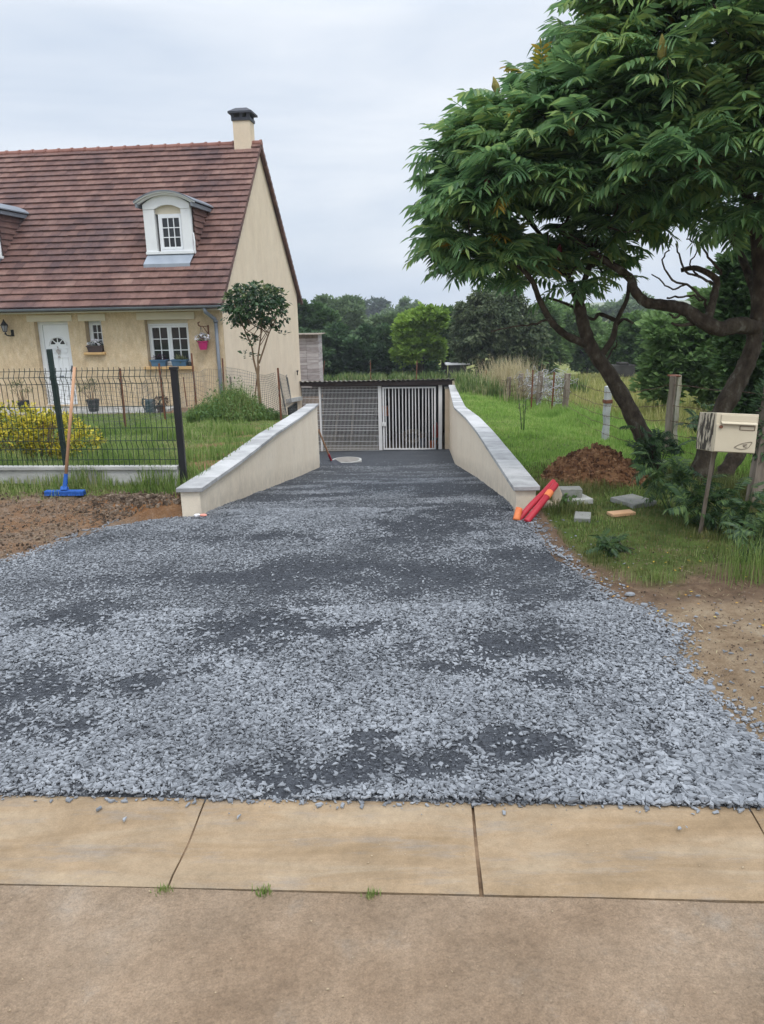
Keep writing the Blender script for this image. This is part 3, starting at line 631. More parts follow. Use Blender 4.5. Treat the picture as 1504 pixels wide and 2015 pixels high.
# roof: underlay and single tiles
roof = HB(); cs = 1 / math.hypot(1, SL); sn = SL * cs
roof.add([(XL_, -.34, rz_(-.34) - .05), (.05, -.34, rz_(-.34) - .05), (.05, RIDGE_Y, RIDGE_Z - .05), (XL_, RIDGE_Y, RIDGE_Z - .05), (.05, 9.25, rz_(9.25) - .05), (XL_, 9.25, rz_(9.25) - .05)],
         [(0, 1, 2, 3), (3, 2, 4, 5)])
LEN = (RIDGE_Y + .37) / cs; NC = 27; cl = LEN / NC; tw = .245
for c in range(NC):
    x = .10 - tw * (.5 if c % 2 else 1.0) + .0; first = True
    k0 = 0
    x1 = .06
    while x1 > XL_:
        w = tw * .5 if (k0 == 0 and c % 2) else tw
        x0 = x1 - w; jz = random.uniform(-.003, .006); jt = random.uniform(-.004, .004)
        s0 = c * cl - .012 + jt; s1 = (c + 1) * cl + .05
        lift0, lift1 = .062 + jz, .006
        def pt(x, s, l): y = -.37 + s * cs; z = rz_(-.37) + s * sn; return (x, y - l * sn, z + l * cs)
        V = [pt(x0 + .003, s0, lift0), pt(x1 - .003, s0, lift0), pt(x1 - .003, s1, lift1 + jz), pt(x0 + .003, s1, lift1 + jz), pt(x0 + .003, s0, lift0 - .055), pt(x1 - .003, s0, lift0 - .055)]
        roof.add(V, [(0, 1, 2, 3), (4, 5, 1, 0)])
        x1 = x0; k0 += 1
ro = roof.build('roof', 'tile', house)
# verge tiles down both slopes and ridge tiles
v = HB()
for side in (0, 1):
    for c in range(NC):
        s0, s1 = c * cl - .015, (c + 1) * cl + .02
        def pv(x, s, l):
            y = -.37 + s * cs; z = rz_(-.37) + s * sn; yy, zz = y - l * sn, z + l * cs
            if side: yy = 2 * RIDGE_Y - yy
            return (x, yy, zz)
        P = [pv(.0, s0, .062), pv(.13, s0, .062), pv(.13, s1, .02), pv(.0, s1, .02), pv(.13, s0, -.075), pv(.13, s1, -.095), pv(.055, s0, -.075), pv(.055, s1, -.095)]
        v.add(P, [(0, 1, 2, 3), (1, 4, 5, 2), (4, 6, 7, 5), (0, 6, 4, 1), (0, 3, 7, 6), (2, 5, 7, 3)])
v.build('verge', 'tile', ro)
rd = HB(); x = .14
while x > XL_:
    P = []
    for xx, rr in ((x, .118), (x - .05, .118), (x - .055, .10), (x - .42, .092)):
        P.append([(xx, RIDGE_Y + rr * cos(t), RIDGE_Z - .02 + rr * .95 * sin(t)) for t in np.linspace(-.35, pi + .35, 9)])
    Vv = [p for q in P for p in q]
    rd.add(Vv, [(i * 9 + j, i * 9 + j + 1, (i + 1) * 9 + j + 1, (i + 1) * 9 + j) for i in range(3) for j in range(8)] + [tuple(range(9))])
    x -= .40
rd.build('ridge', 'ridge', ro, smooth=False)
# chimney
ch = HB(); ch.box(-.60, 4.22, 5.6, -.12, 4.70, 6.72); cho = ch.build('chimney', 'gable', house)
ch = HB(); ch.box(-.63, 4.19, 6.72, -.09, 4.73, 6.80)
for sx in (-.60, -.36, -.16):
    for sy in (4.22, 4.66): ch.box(sx - .03, sy - .03, 6.80, sx + .05, sy + .05, 6.90)
ch.add([(-.70, 4.12, 6.90), (-.02, 4.12, 6.90), (-.02, 4.80, 6.90), (-.70, 4.80, 6.90), (-.70, 4.12, 6.95), (-.02, 4.12, 6.95), (-.02, 4.80, 6.95), (-.70, 4.80, 6.95), (-.52, 4.30, 7.06), (-.20, 4.30, 7.06), (-.20, 4.62, 7.06), (-.52, 4.62, 7.06)],
       [(3, 2, 1, 0), (0, 1, 5, 4), (1, 2, 6, 5), (2, 3, 7, 6), (3, 0, 4, 7), (4, 5, 9, 8), (5, 6, 10, 9), (6, 7, 11, 10), (7, 4, 8, 11), (8, 9, 10, 11)])
ch.build('cap', 'darkcap', cho)
# gutter and downpipe
g = HB(); P = []
for x in (XL_, .10):
    P += [(x, -.44 + .062 * cos(t), 1.775 + .062 * sin(t)) for t in np.linspace(pi, 2 * pi, 9)]
g.add(P, [(j, j + 1, 10 + j, 9 + j) for j in range(8)] + [tuple(range(9, 18))])
g.build('gutter', 'zinc', house)
d = HB(); d.tube([(-.30, -.42, 1.73), (-.28, -.41, 1.62), (-.17, -.08, 1.45), (-.16, -.06, 1.36)], .045, 10)
d.tube([(-.16, -.06, 1.40), (-.15, -.06, -1.2)], .042, 10); d.tube([(-.16, -.06, 1.37), (-.16, -.06, 1.42)], .058, 10)
d.build('downpipe', 'zinc', house, smooth=True)
# lintels and sills
for x0, x1, z0, z1 in ((-5.02, -3.84, 1.462, 1.622), (-3.68, -2.97, 1.457, 1.622), (-2.17, -.70, 1.457, 1.632)):
    b = HB(); b.box(x0, -.022, z0, x1, .0 - .001, z1); b.build('lintel', 'cream', house, bevel=.005)
def sill(x0, x1, z1, h):
    b = HB(); b.box(x0, -.10, z1 - h, x1, TW - .01, z1); return b.build('sill', 'sill', house, bevel=.008)
sill(-3.60, -3.06, .698, .06); sill(-2.08, -.82, .328, .075)
# windows
def window(x0, z0, x1, z1, yb, sashes, cols, rows_, name='window', parent=house, fr=.045):
    b = HB(); y0, y1 = yb, yb + .06
    def rect(a, z_a, c, z_c, w, ya, yb_): b.box(a, ya, z_a, a + w, yb_, z_c); b.box(c - w, ya, z_a, c, yb_, z_c); b.box(a + w, ya, z_a, c - w, yb_, z_a + w); b.box(a + w, ya, z_c - w, c - w, yb_, z_c)
    rect(x0, z0, x1, z1, fr, y0, y1)
    iw = (x1 - x0 - 2 * fr) / sashes
    for s in range(sashes):
        a = x0 + fr + s * iw + .003; c = a + iw - .006; z_a, z_c = z0 + fr + .003, z1 - fr - .003
        rect(a, z_a, c, z_c, .052, y0 - .012, y1 - .01)
        for i in range(1, cols):
            xm = a + .052 + (c - a - .104) * i / cols; b.box(xm - .010, y0 - .002, z_a + .052, xm + .010, y0 + .02, z_c - .052)
        for j in range(1, rows_):
            zm = z_a + .052 + (z_c - z_a - .104) * j / rows_; b.box(a + .052, y0 - .004, zm - .010, c - .052, y0 + .018, zm + .010)
    o = b.build(name, 'white', parent)
    p = HB(); p.box(x0 + fr, y0 + .024, z0 + fr, x1 - fr, y0 + .03, z1 - fr)
    return o, p
w, p = window(-1.975, .335, -.89, 1.36, .17, 2, 2, 3); p.build('pane', 'glass', w)
b = HB(); b.box(-1.98, .15, 1.362, -.89, .25, 1.45); b.build('shutter_box', 'cream', w)
w, p = window(-3.52, .705, -3.105, 1.45, .19, 1, 2, 3); p.build('pane', 'glass', w)
w, p = window(-10.2, .335, -9.0, 1.45, .17, 2, 2, 3); p.build('pane', 'glass', w)
# front door
b = HB(); b.box(-4.855, .16, -.615, -4.74, .24, 1.455); b.box(-4.045, .16, -.615, -3.972, .24, 1.455); b.box(-4.74, .16, 1.38, -4.045, .24, 1.455); b.box(-4.86, .10, -.66, -3.97, .24, -.615)
b.box(-4.735, .18, -.61, -4.05, .225, 1.375)
for x0, z0, x1, z1 in ((-4.62, -.42, -4.43, .02), (-4.35, -.42, -4.16, .02), (-4.62, .16, -4.43, .58), (-4.35, .16, -4.16, .58), (-4.62, .68, -4.16, .80)):
    b.box(x0, .165, z0, x1, .182, z0 + .02); b.box(x0, .165, z1 - .02, x1, .182, z1); b.box(x0, .165, z0 + .02, x0 + .02, .182, z1 - .02); b.box(x1 - .02, .165, z0 + .02, x1, .182, z1 - .02)
arc = [(-4.39 + .235 * cos(t), .166, .86 + .21 * sin(t)) for t in np.linspace(0, pi, 15)]; b.tube(arc, .014, 5)
door = b.build('door', 'white', house, bevel=.004)
fan = HB()
for i in range(4):
    t0, t1 = pi * i / 4 + .07, pi * (i + 1) / 4 - .07
    pts = [(-4.39 + r * cos(t), .174, .885 + r * .9 * sin(t)) for r, tt in ((.075, np.linspace(t0 + .12, t1 - .12, 4)), (.185, np.linspace(t1, t0, 6))) for t in tt]
    fan.prism(pts, (0, .012, 0))
fan.build('fanlight', 'glass', door)
k = HB(); k.tube([(-4.39, .15, .80), (-4.39, .13, .84), (-4.37, .12, .80)], .012, 6); k.add([(-4.46, .15, .74), (-4.39, .14, .78), (-4.32, .15, .74), (-4.39, .15, .62)], [(0, 1, 2, 3)]); k.box(-4.415, .145, .56, -4.365, .165, .60)
k.build('door_ornament', 'greywood', door)
k = HB(); k.box(-4.44, .15, .07, -4.34, .18, .11); k.build('pull_knob', 'zinc', door)
k = HB(); k.box(-4.13, .12, .24, -4.05, .15, .27); k.box(-4.10, .14, .2, -4.07, .182, .36); k.build('handle', 'zinc', door)
# apron along the facade
b = HB(); b.box(-14, -1.25, -1.0, -1.3, -.004, -.655); b.build('apron', 'conc', house)
# basement window, its ledge and reveal block on the gable
b = HB(); b.prism([(.004, 6.35, -1.42), (.004, 8.55, -1.62), (.004, 8.55, -1.48), (.004, 6.35, -1.30)], (.10, 0, 0)); b.build('ledge', 'conc', house)
b = HB(); b.box(.004, 6.5, -1.95, .05, 7.9, -1.60); b.build('basement_window', 'glass', house)
b = HB()
for i in range(7): b.box(.052, 6.6 + i * .2, -1.95, .06, 6.62 + i * .2, -1.60)
b.box(.05, 6.55, -1.62, .06, 7.85, -1.60); b.box(.05, 6.55, -1.95, .06, 7.85, -1.93); b.build('window_grille', 'green', house)
# dormers
def dormer(dx):
    X0, X1, yf = -2.09 + dx, -.89 + dx, .85; xc = (X0 + X1) / 2
    ox0, ox1 = X0 + .28, X1 - .24
    b = HB()
    b.box(X0, yf, 3.10, ox0, yf + .16, 4.09); b.box(ox1, yf, 3.10, X1, yf + .16, 4.09)
    def arch(x, z_end, z_mid, xa, xb): t = (x - (xa + xb) / 2) / ((xb - xa) / 2); return z_end + (z_mid - z_end) * (1 - t * t)
    n = 16; lo, hi = [], []
    for i in range(n + 1):
        x = X0 + (X1 - X0) * i / n; inn_ = ox0 <= x <= ox1
        lo.append((x, yf - .012, arch(x, 4.09, 4.19, ox0, ox1) if inn_ else 4.092)); hi.append((x, yf - .012, arch(x, 4.20, 4.42, X0, X1)))
    def strip(mb, lo, hi, dep):
        k = len(lo); V = [*lo, *hi, *[(x, y + dep, z) for x, y, z in lo], *[(x, y + dep, z) for x, y, z in hi]]; F = []
        for i in range(k - 1): F += [(i, i + 1, k + i + 1, k + i), (2 * k + i + 1, 2 * k + i, 3 * k + i, 3 * k + i + 1), (i + 1, i, 2 * k + i, 2 * k + i + 1), (k + i, k + i + 1, 3 * k + i + 1, 3 * k + i)]
        mb.add(V, F + [(0, k, 3 * k, 2 * k), (k - 1, 3 * k - 1, 4 * k - 1, 2 * k - 1)])
    strip(b, lo, hi, .17)
    b.box(X0 + .02, yf + .13, 3.10, ox0 - .0, yf + .20, 4.2)
    o = b.build('dormer', 'offwhite', house)
    # curved cornice
    c = HB()
    for k, (w_, dz, ext, ydepth) in enumerate(((.045, .03, .10, .10), (.05, .075, .15, .16))):
        P = []
        for i in range(n + 1):
            x = X0 - ext + (X1 - X0 + 2 * ext) * i / n; P.append((x, yf - ydepth, arch(x, 4.20 - .02 * k, 4.42, X0 - ext, X1 + ext) + dz - .04))
        strip(c, P, [(x, y, z + w_) for x, y, z in P], ydepth - .014)
    c.build('cornice', 'offwhite', o)
    # lead roof running back into the slope
    r = HB(); P = []
    for i in range(n + 1):
        t = i / n; x = X0 - .16 + (X1 - X0 + .32) * t; z = arch(x, 4.18, 4.42, X0 - .16, X1 + .16) + .09
        yb = RIDGE_Y - (RIDGE_Z - z) / SL + .12
        P.append(((x, yf - .18, z), (x, yb, z), (x, yf - .18, z - .03), (x, yb, z - .03)))
    for i in range(n):
        a, d_ = P[i], P[i + 1]; r.add([a[0], d_[0], d_[1], a[1], a[2], d_[2], d_[3], a[3]], [(0, 1, 2, 3), (7, 6, 5, 4), (4, 5, 1, 0)])
    for q in (P[0], P[-1]): r.add([q[0], q[1], q[3], q[2]], [(0, 1, 2, 3)])
    for sx in (X0 - .10, X1 + .10): r.bar((sx, yf - .15, 4.17), (sx, 2.35, 4.17), .05, .09)
    r.build('dormer_roof', 'zinc', o)
    # tile hung cheeks
    for sx, sg in ((X0, -1), (X1, 1)):
        ck = HB(); nrow = 7; z0 = 3.08
        for j in range(nrow):
            za, zb = z0 + (4.13 - z0) * j / nrow, z0 + (4.13 - z0) * (j + 1) / nrow + .02
            ya, yb = RIDGE_Y - (RIDGE_Z - za) / SL + .05, RIDGE_Y - (RIDGE_Z - zb) / SL + .05
            ck.add([(sx + sg * .045, yf + .15, za), (sx + sg * .045, max(ya, yf + .16), za), (sx + sg * .012, yb, zb), (sx + sg * .012, yf + .15, zb), (sx, yf + .15, za), (sx, max(ya, yf + .16), za)], [(0, 1, 2, 3), (4, 5, 1, 0)])
        ck.add([(sx, yf + .1, 3.0), (sx, yf + .1, 4.2), (sx, 2.4, 4.2)], [(0, 1, 2)]); ck.build('cheek', 'tile', o)
    s = HB(); s.box(X0 - .01, yf - .04, 3.03, X1 + .03, yf + .17, 3.10); s.bar((X1 + .035, yf + .02, 3.52), (X1 + .06, yf + .0, 3.30), .03); s.bar((X1 + .06, yf + .0, 3.30), (X1 + .05, yf, 3.05), .03); s.build('dormer_sill', 'offwhite', o, bevel=.006)
    f = HB(); f.box(X0 + .04, yf + .01, 2.93, X1 - .0, yf + .14, 3.028)
    y0, y1 = .60, .88; lift = .13
    f.add([(X0 - .02, y0, rz_(y0) + lift), (X1 - .02, y0, rz_(y0) + lift), (X1 + .02, y1, rz_(y1) + lift), (X0 + .02, y1, rz_(y1) + lift), (X0 - .02, y0, rz_(y0)), (X1 - .02, y0, rz_(y0))], [(0, 1, 2, 3), (4, 5, 1, 0)])
    f.build('flashing', 'lead', o)
    w, p = window(ox0 + .07, 3.11, ox1 + .02, 3.98, yf + .06, 1, 3, 3, 'dormer_window', o, .04)
    for q in p.f: w.data.materials.append(MT['glass']); break
    # glass joins the window mesh so the depth stays thing > part > sub-part
    pv_ = np.array(p.v) - p.off
    import bmesh
    bm = bmesh.new(); bm.from_mesh(w.data); vs = [bm.verts.new(tuple(q)) for q in pv_]
    for q in p.f:
        fc = bm.faces.new([vs[i] for i in q]); fc.material_index = 1
    bm.to_mesh(w.data); bm.free()
    h = HB(); h.box(ox0 + .0, yf + .08, 3.985, ox1 + .03, yf + .2, 4.19); h.build('roller_box', 'cream', o)
dormer(0.0); dormer(-5.13)

# things on the facade
def wthing(name, label, cat, x, y, z, group=None): return thing(name, label, cat, hw(x, y, z), rad(-6), group)
t = wthing('wall_lantern', 'black carriage lantern on the cream wall left of the front door', 'lantern', -5.45, 0, 1.18)
b = MB(); b.box(-.035, -.02, -.06, .035, 0, .10); b.tube([(0, -.02, .0), (-.02, -.08, -.05), (-.08, -.14, -.03), (-.10, -.16, .04)], .016, 7); b.tube([(-.08, -.14, -.02), (-.12, -.16, .0), (-.11, -.14, .04)], .012, 6); b.build('bracket', 'black', t)
b = MB(); b.lathe((-.10, -.16, .05), [(.03, 0), (.055, .01), (.055, .02)], 6); b.lathe((-.10, -.16, .21), [(.105, 0), (.075, .04), (.03, .10), (.02, .12), (.012, .15)], 6)
for i in range(6): a = i * pi / 3; b.bar((-.10 + .05 * cos(a), -.16 + .05 * sin(a), .07), (-.10 + .088 * cos(a), -.16 + .088 * sin(a), .215), .01)
b.build('lantern_frame', 'black', t)
b = MB(); b.lathe((-.10, -.16, .07), [(.045, 0), (.08, .14)], 6); b.build('lantern_glass', 'greyplastic', t)

def flower_protos():
    out = []
    for _ in range(4):
        V = [(0, 0, 0)]; F = []
        for i in range(5):
            a = i * 2 * pi / 5; V += [(cos(a - .5) * .8, sin(a - .5) * .8, .25), (cos(a) * 1.0, sin(a) * 1.0, .1 + random.uniform(-.1, .2)), (cos(a + .5) * .8, sin(a + .5) * .8, .25)]
            k = 1 + 3 * i; F.append((0, k, k + 1, k + 2))
        out.append((np.array(V), F))
    return out
FPR = flower_protos()
LEAF1 = [(np.array([(0, 0, 0), (.35, .22, .06), (1, 0, -.05), (.35, -.22, .06), (.6, 0, .0)]), [(0, 4, 1), (1, 4, 2), (0, 3, 4), (3, 2, 4)])]
LEAFN = [(np.array([(0, 0, 0), (.4, .09, .03), (1, 0, -.1), (.4, -.09, .03)]), [(0, 1, 2, 3)])]
def rdir(n, r, up=0.0):
    d = r.normal(size=(n, 3)); d[:, 2] += up; return d / np.linalg.norm(d, axis=1, keepdims=True)
def cloud(c, rad_, n, r, shell=.4):
    d = rdir(n, r); q = shell + (1 - shell) * r.random(n) ** .6; return np.array(c) + d * q[:, None] * np.array(rad_), d
def leaves(name, m, parent, P, D, size, r, protos=LEAF1, var=.5):
    s = size * (1 - var / 2 + var * r.random(len(P)))
    return scatter(name, protos, r.integers(0, len(protos), len(P)), frames(D, None, r.normal(0, .6, len(P))) * s[:, None, None], P, m, parent)
def flowers(name, m, parent, P, size, r):
    D = rdir(len(P), r, 1.2); Fm = frames(np.cross(D, rdir(len(P), r))); Rm = np.stack([Fm[:, :, 0], np.cross(D, Fm[:, :, 0]), D], 2)
    return scatter(name, FPR, r.integers(0, 4, len(P)), Rm * size, P, m, parent)
R2 = np.random.default_rng(55)
# hanging basket
t = wthing('hanging_basket', 'magenta pot of white petunias hanging from a wall bracket', 'hanging pot', -.46, 0, .73)
b = MB(); b.box(.07, -.015, .28, .10, 0, .58); b.bar((.085, -.02, .55), (-.05, -.16, .55), .016); b.bar((.085, -.02, .35), (0, -.12, .54), .014)
b.tube([(-.05, -.16, .55), (-.09, -.2, .58), (-.10, -.2, .64), (-.06, -.18, .66)], .016, 6); b.build('bracket', 'rust', t)
b = MB(); b.lathe((-.03, -.16, .0), [(.085, 0), (.125, .18), (.14, .19), (.14, .205), (.11, .20)], 14); b.build('pot', 'pink', t, smooth=False)
b = MB()
for i in range(3): a = i * 2.1; b.bar((-.03 + .12 * cos(a), -.16 + .12 * sin(a), .2), (-.05, -.17, .55), .006)
b.build('hanger', 'wire', t)
P, D = cloud((-.03, -.16, .26), (.17, .14, .10), 150, R2); leaves('foliage', 'laurel', t, P, D, .05, R2)
P, D = cloud((-.03, -.17, .29), (.19, .15, .10), 46, R2, .8); P = P[(P[:, 2] > .23)]; flowers('flowers', 'petal', t, P, .032, R2)
P, D = cloud((0, -.22, .32), (.06, .05, .06), 12, R2, .8); flowers('dark_flowers', 'petaldark', t, P, .03, R2)
# planters
def planter(label, x, z, w, m, kind):
    t = wthing('planter', label, 'planter', x, -.0, z, 'planters on the house windowsills')
    b = MB(); h = .155
    b.add([(-w / 2 + .03, -.075, 0), (w / 2 - .03, -.075, 0), (w / 2 - .03, .06, 0), (-w / 2 + .03, .06, 0), (-w / 2, -.09, h), (w / 2, -.09, h), (w / 2, .08, h), (-w / 2, .08, h)], [(3, 2, 1, 0), (0, 1, 5, 4), (1, 2, 6, 5), (2, 3, 7, 6), (3, 0, 4, 7)])
    b.box(-w / 2 - .012, -.102, h - .025, w / 2 + .012, -.088, h + .006); b.box(-w / 2 - .012, .082, h - .025, w / 2 + .012, .092, h + .006)
    b.box(-w / 2 - .012, -.088, h - .025, -w / 2, .082, h + .006); b.box(w / 2, -.088, h - .025, w / 2 + .012, .082, h + .006)
    b.box(-w / 2, -.088, h - .03, w / 2, .08, h - .02)
    b.build('box', m, t)
    if kind == 'white':
        P, D = cloud((0, 0, h + .05), (w * .48, .08, .07), 120, R2); leaves('foliage', 'laurel', t, P, D, .05, R2)
        P, D = cloud((0, -.02, h + .08), (w * .5, .09, .08), 36, R2, .7); flowers('flowers', 'petal', t, P[P[:, 2] > h + .02], .036, R2)
    elif kind == 'dark':
        P, D = cloud((0, 0, h + .03), (w * .42, .07, .10), 170, R2); leaves('foliage', 'petaldark', t, P[P[:, 2] > h - .02], D[P[:, 2] > h - .02], .05, R2)
    else:
        n = 60; P = np.stack([R2.uniform(-w * .3, w * .3, n), R2.uniform(-.04, .04, n), np.full(n, h - .01)], 1); D = rdir(n, R2, 1.3); leaves('foliage', 'olive', t, P, D, .15, R2, LEAFN)
planter('brown planter of white flowers on the small window sill', -3.31, .70, .40, 'brownpot', 'white')
planter('blue planter with drooping dark purple leaves on the large window sill', -1.70, .33, .40, 'bluepot', 'dark')
planter('blue planter with upright green leaves on the large window sill', -1.17, .33, .40, 'bluepot', 'green')
tag(MB().lathe((0, 0, 0), [(.045, 0), (.055, .04), (.05, .08), (.03, .10)], 10).build('clay_ball', 'darkpot', loc=hw(-.91, -.03, .331)), 'small dark round ornament at the end of the large sill', 'ornament')
# pots by the door
def shrub_pot(label, wx, wy, wz, r, h):
    t = thing('potted_shrub', label, 'potted plant', (wx, wy, wz), 0, 'potted shrubs beside the front door')
    MB().lathe((0, 0, 0), [(r * .72, 0), (r * .78, .02), (r, h - .05), (r * 1.06, h - .04), (r * 1.06, h), (r * .9, h - .01)], 18).build('pot', 'darkpot', t)
    st = MB(); pts = []
    for i in range(11):
        a = R2.uniform(0, 6.28); q = R2.uniform(.12, .38); zt = h + R2.uniform(.16, .42)
        tip = np.array((q * cos(a), q * .7 * sin(a), zt)); st.tube([(0.04 * cos(a), .04 * sin(a), h - .05), tip * (.5, .5, .72), tip], [.007, .005, .003], 4); pts.append(tip)
    st.build('stems', 'barkpale', t)
    P = np.concatenate([p + R2.normal(0, .035, (16, 3)) for p in pts]); D = rdir(len(P), R2, .9); leaves('foliage', 'olive', t, P, D, .085, R2, LEAFN)
g0 = lambda x, y: float(ground_z(x, y))
shrub_pot('dark pot with a thin leafy shrub left of the white door', *at(47, 802, 18.75)[:2], -.65, .135, .27)
shrub_pot('dark pot with a thin leafy shrub right of the white door', *at(185, 805, 18.55)[:2], -.65, .145, .29)
q = at(297, 806, 18.1)
t = thing('watering_can', 'dark teal watering can standing by the facade', 'watering can', (q[0], q[1], -.64))
MB().lathe((0, 0, 0), [(.12, 0), (.125, .02), (.12, .27), (.10, .30), (.09, .29)], 16).build('body', 'teal', t)
MB().tube([(-.09, 0, .30), (-.17, 0, .32), (-.19, 0, .20), (-.13, 0, .05)], .018, 8).build('handle', 'teal', t)
MB().tube([(.10, 0, .06), (.2, -.03, .18), (.28, -.05, .30)], [.025, .018, .014], 8).build('spout', 'teal', t)
q = at(316, 806, 18.05)
t = thing('withered_plant', 'withered dark plant in the pot next to the watering can', 'potted plant', (q[0], q[1], -.64))
MB().lathe((0, 0, 0), [(.07, 0), (.09, .16), (.095, .17), (.08, .16)], 12).build('pot', 'brownpot', t)
P, D = cloud((.02, 0, .26), (.17, .12, .13), 260, R2); leaves('foliage', 'dryleaf', t, P, D, .055, R2)
q = hw(.03, 8.0, -.62)
b = MB(); b.tube([(0, 0, -.05), (.0, 0, .04), (.03, .0, .12)], .02, 6); b.bar((-.02, 0, .08), (.02, -.25, .12), .03); b.bar((0, 0, .05), (.02, .12, .10), .025)
t = b.build('wall_hook', 'black', loc=(q[0] + .05, q[1], q[2])); tag(t, 'small forked black hook near the rear foot of the gable', 'hook')

# ------------------------------------------------------------------ green mesh fence on its kickboard
FD = np.array([1, -.085, 0]); FD /= np.linalg.norm(FD)
def fpos(x, z=0.0): return np.array([x, fence_y(x), z])
fb = tuple(fpos(-1.86, .08))
fence = thing('mesh_fence', 'dark green welded mesh fence standing on a white kickboard', 'fence', fb)
FT, FBT = 1.235, .345
def fpanel(xa, xb):
    b = MB(fb); n = int((xb - xa) / .05)
    prof = [(FT + .03, 0), (FT, 0), (FT - .06, -.035), (FT - .12, 0), (FBT + .30, 0), (FBT + .24, -.03), (FBT + .18, 0), (FBT - .0, 0)]
    nrm = np.array([-FD[1], FD[0], 0]) * -1
    for i in range(n + 1):
        x = xa + (xb - xa) * (i + .5) / (n + 1)
        P = [fpos(x, z) + np.array([nrm[0], nrm[1], 0]) * -o for z, o in prof]
        for p, q in zip(P, P[1:]): b.bar(p, q, .0045)
    for z in (FT, FT - .06, FT - .12, FT - .33, FT - .53, FT - .73, FBT + .24, FBT + .06):
        o = .035 if abs(z - (FT - .06)) < .001 else 0
        b.bar(fpos(xa, z) + nrm * -o, fpos(xb, z) + nrm * -o, .0055)
    b.build('mesh_panel', 'green', fence)
for xa, xb in ((-5.75, -3.80), (-3.74, -1.90)): fpanel(xa, xb)
def fpost(x, z0, z1, dy=0, w=.055, lean=0.0, m='green'):
    b = MB(fb); p = fpos(x) + (0, dy, 0); b.bar(p + (0, 0, z0), p + (lean, 0, z1), w, w * .8); b.build('post', m, fence, bevel=.004); return b
fpost(-1.86, .0, 1.235, 0, .062, .0, 'plasticblk'); fpost(-3.03, .2, 1.43, .09, .05, -.015); fpost(-3.775, .0, 1.26, 0, .05); fpost(-5.78, .0, 1.26, 0, .05)
bb = MB(fb); bb.bar(fpos(-1.86, 1.235), fpos(-1.86, 1.26), .075, .06); bb.build('post_cap', 'plasticblk', fence); bb = MB(fb); bb.bar(fpos(-1.845, -.02) + (0, -.01, 0), fpos(-1.87, .8) + (0, -.02, 0), .012); bb.build('cable', 'plasticblk', fence)
b = MB(fb)
for xa, xb in ((-5.75, -3.80), (-3.74, -1.905)):
    p, q_ = fpos(xa), fpos(xb); b.bar(p + (0, 0, .205), q_ + (0, 0, .205), .035, .21); b.bar(p + (0, 0, .328), q_ + (0, 0, .328), .075, .036)
b.build('kickboard', 'conc', fence, bevel=.006)
# broom leaning on the fence
bp_ = at(126, 952, 6.86); z0 = float(ground_z(bp_[0], bp_[1])) + .012
t = thing('broom', 'wide blue broom with pale wooden handle leaning on the fence', 'broom', (bp_[0], bp_[1], z0), rad(-3))
MB().box(-.185, -.03, .022, .185, .03, .046).build('head', 'blue', t, bevel=.006)
b = MB()
for i in range(64):
    x = -.18 + .36 * i / 63
    for y in (-.025, -.008, .008, .025): b.bar((x, y, .024), (x + random.uniform(-.006, .006), y * 1.25, 0), .0045)
b.build('bristles', 'blue', t)
top = at(145, 722, 7.10) - np.array((bp_[0], bp_[1], z0))
MB().bar((-.0, -.01, .046), (-.0, .01, .075), .06, .04).build('socket_plate', 'blue', t)
MB().tube([(0, 0, .05), top * .11 + (0, 0, .045), top * .13 + (0, 0, .045)], [.022, .018, .018], 10).build('socket', 'blue', t)
MB().tube([top * .11 + (0, 0, .045), top], .0145, 10).build('handle', 'handle', t, smooth=True)

# ------------------------------------------------------------------ rusty posts with slack wire netting across the garden
def onT(px, py, Y0=6, Y1=60):
    for Y in np.arange(Y0, Y1, .04):
        p = at(px, py, Y)
        if p[2] <= float(ground_z(p[0], p[1])): return p
    return at(px, py, Y1)
NP = [(-4.95, 12.2, 1.0), (-4.15, 12.8, 1.0), (-4.35, 14.9, 1.2), (-4.0, 16.6, 1.28), (-3.62, 18.2, 1.3), (-1.80, 13.6, 1.02)]
pw = [at(247, 840, 12.8), at(325, 815, 15.0), at(387, 800, 16.6), at(439, 785, 18.0), at(554, 827, 13.7)]
tops = [at(236, 725, 12.8), at(313, 715, 15.0), at(377, 695, 16.6), at(438, 705, 18.0), at(547, 724, 13.7)]
endp = at(578, 722, 24.5); endb = endp * (1, 1, 0) + (0, 0, -1.2)
net = thing('wire_netting_fence', 'slack wire netting on thin rusty posts in front of the facade', 'fence', (pw[0][0], pw[0][1], g0(pw[0][0], pw[0][1])))
no = tuple(net.location)
for p, q in zip(pw, tops):
    MB(no).bar((p[0], p[1], g0(p[0], p[1]) - .1), q, .035, .03).build('post', 'rust', net)
MB(no).bar((tops[3][0] + .12, tops[3][1] + .1, -.9), (tops[3][0] + .13, tops[3][1] + .1, .15), .04).build('post', 'oldwood', net)
MB(no).bar(tuple(at(500, 800, 15)), tuple(at(506, 745, 15)), .02).build('stake', 'rust', net)
MB(no).bar(tuple(at(368, 800, 16.2)), tuple(at(361, 742, 16.2)), .02).build('stake', 'rust', net)
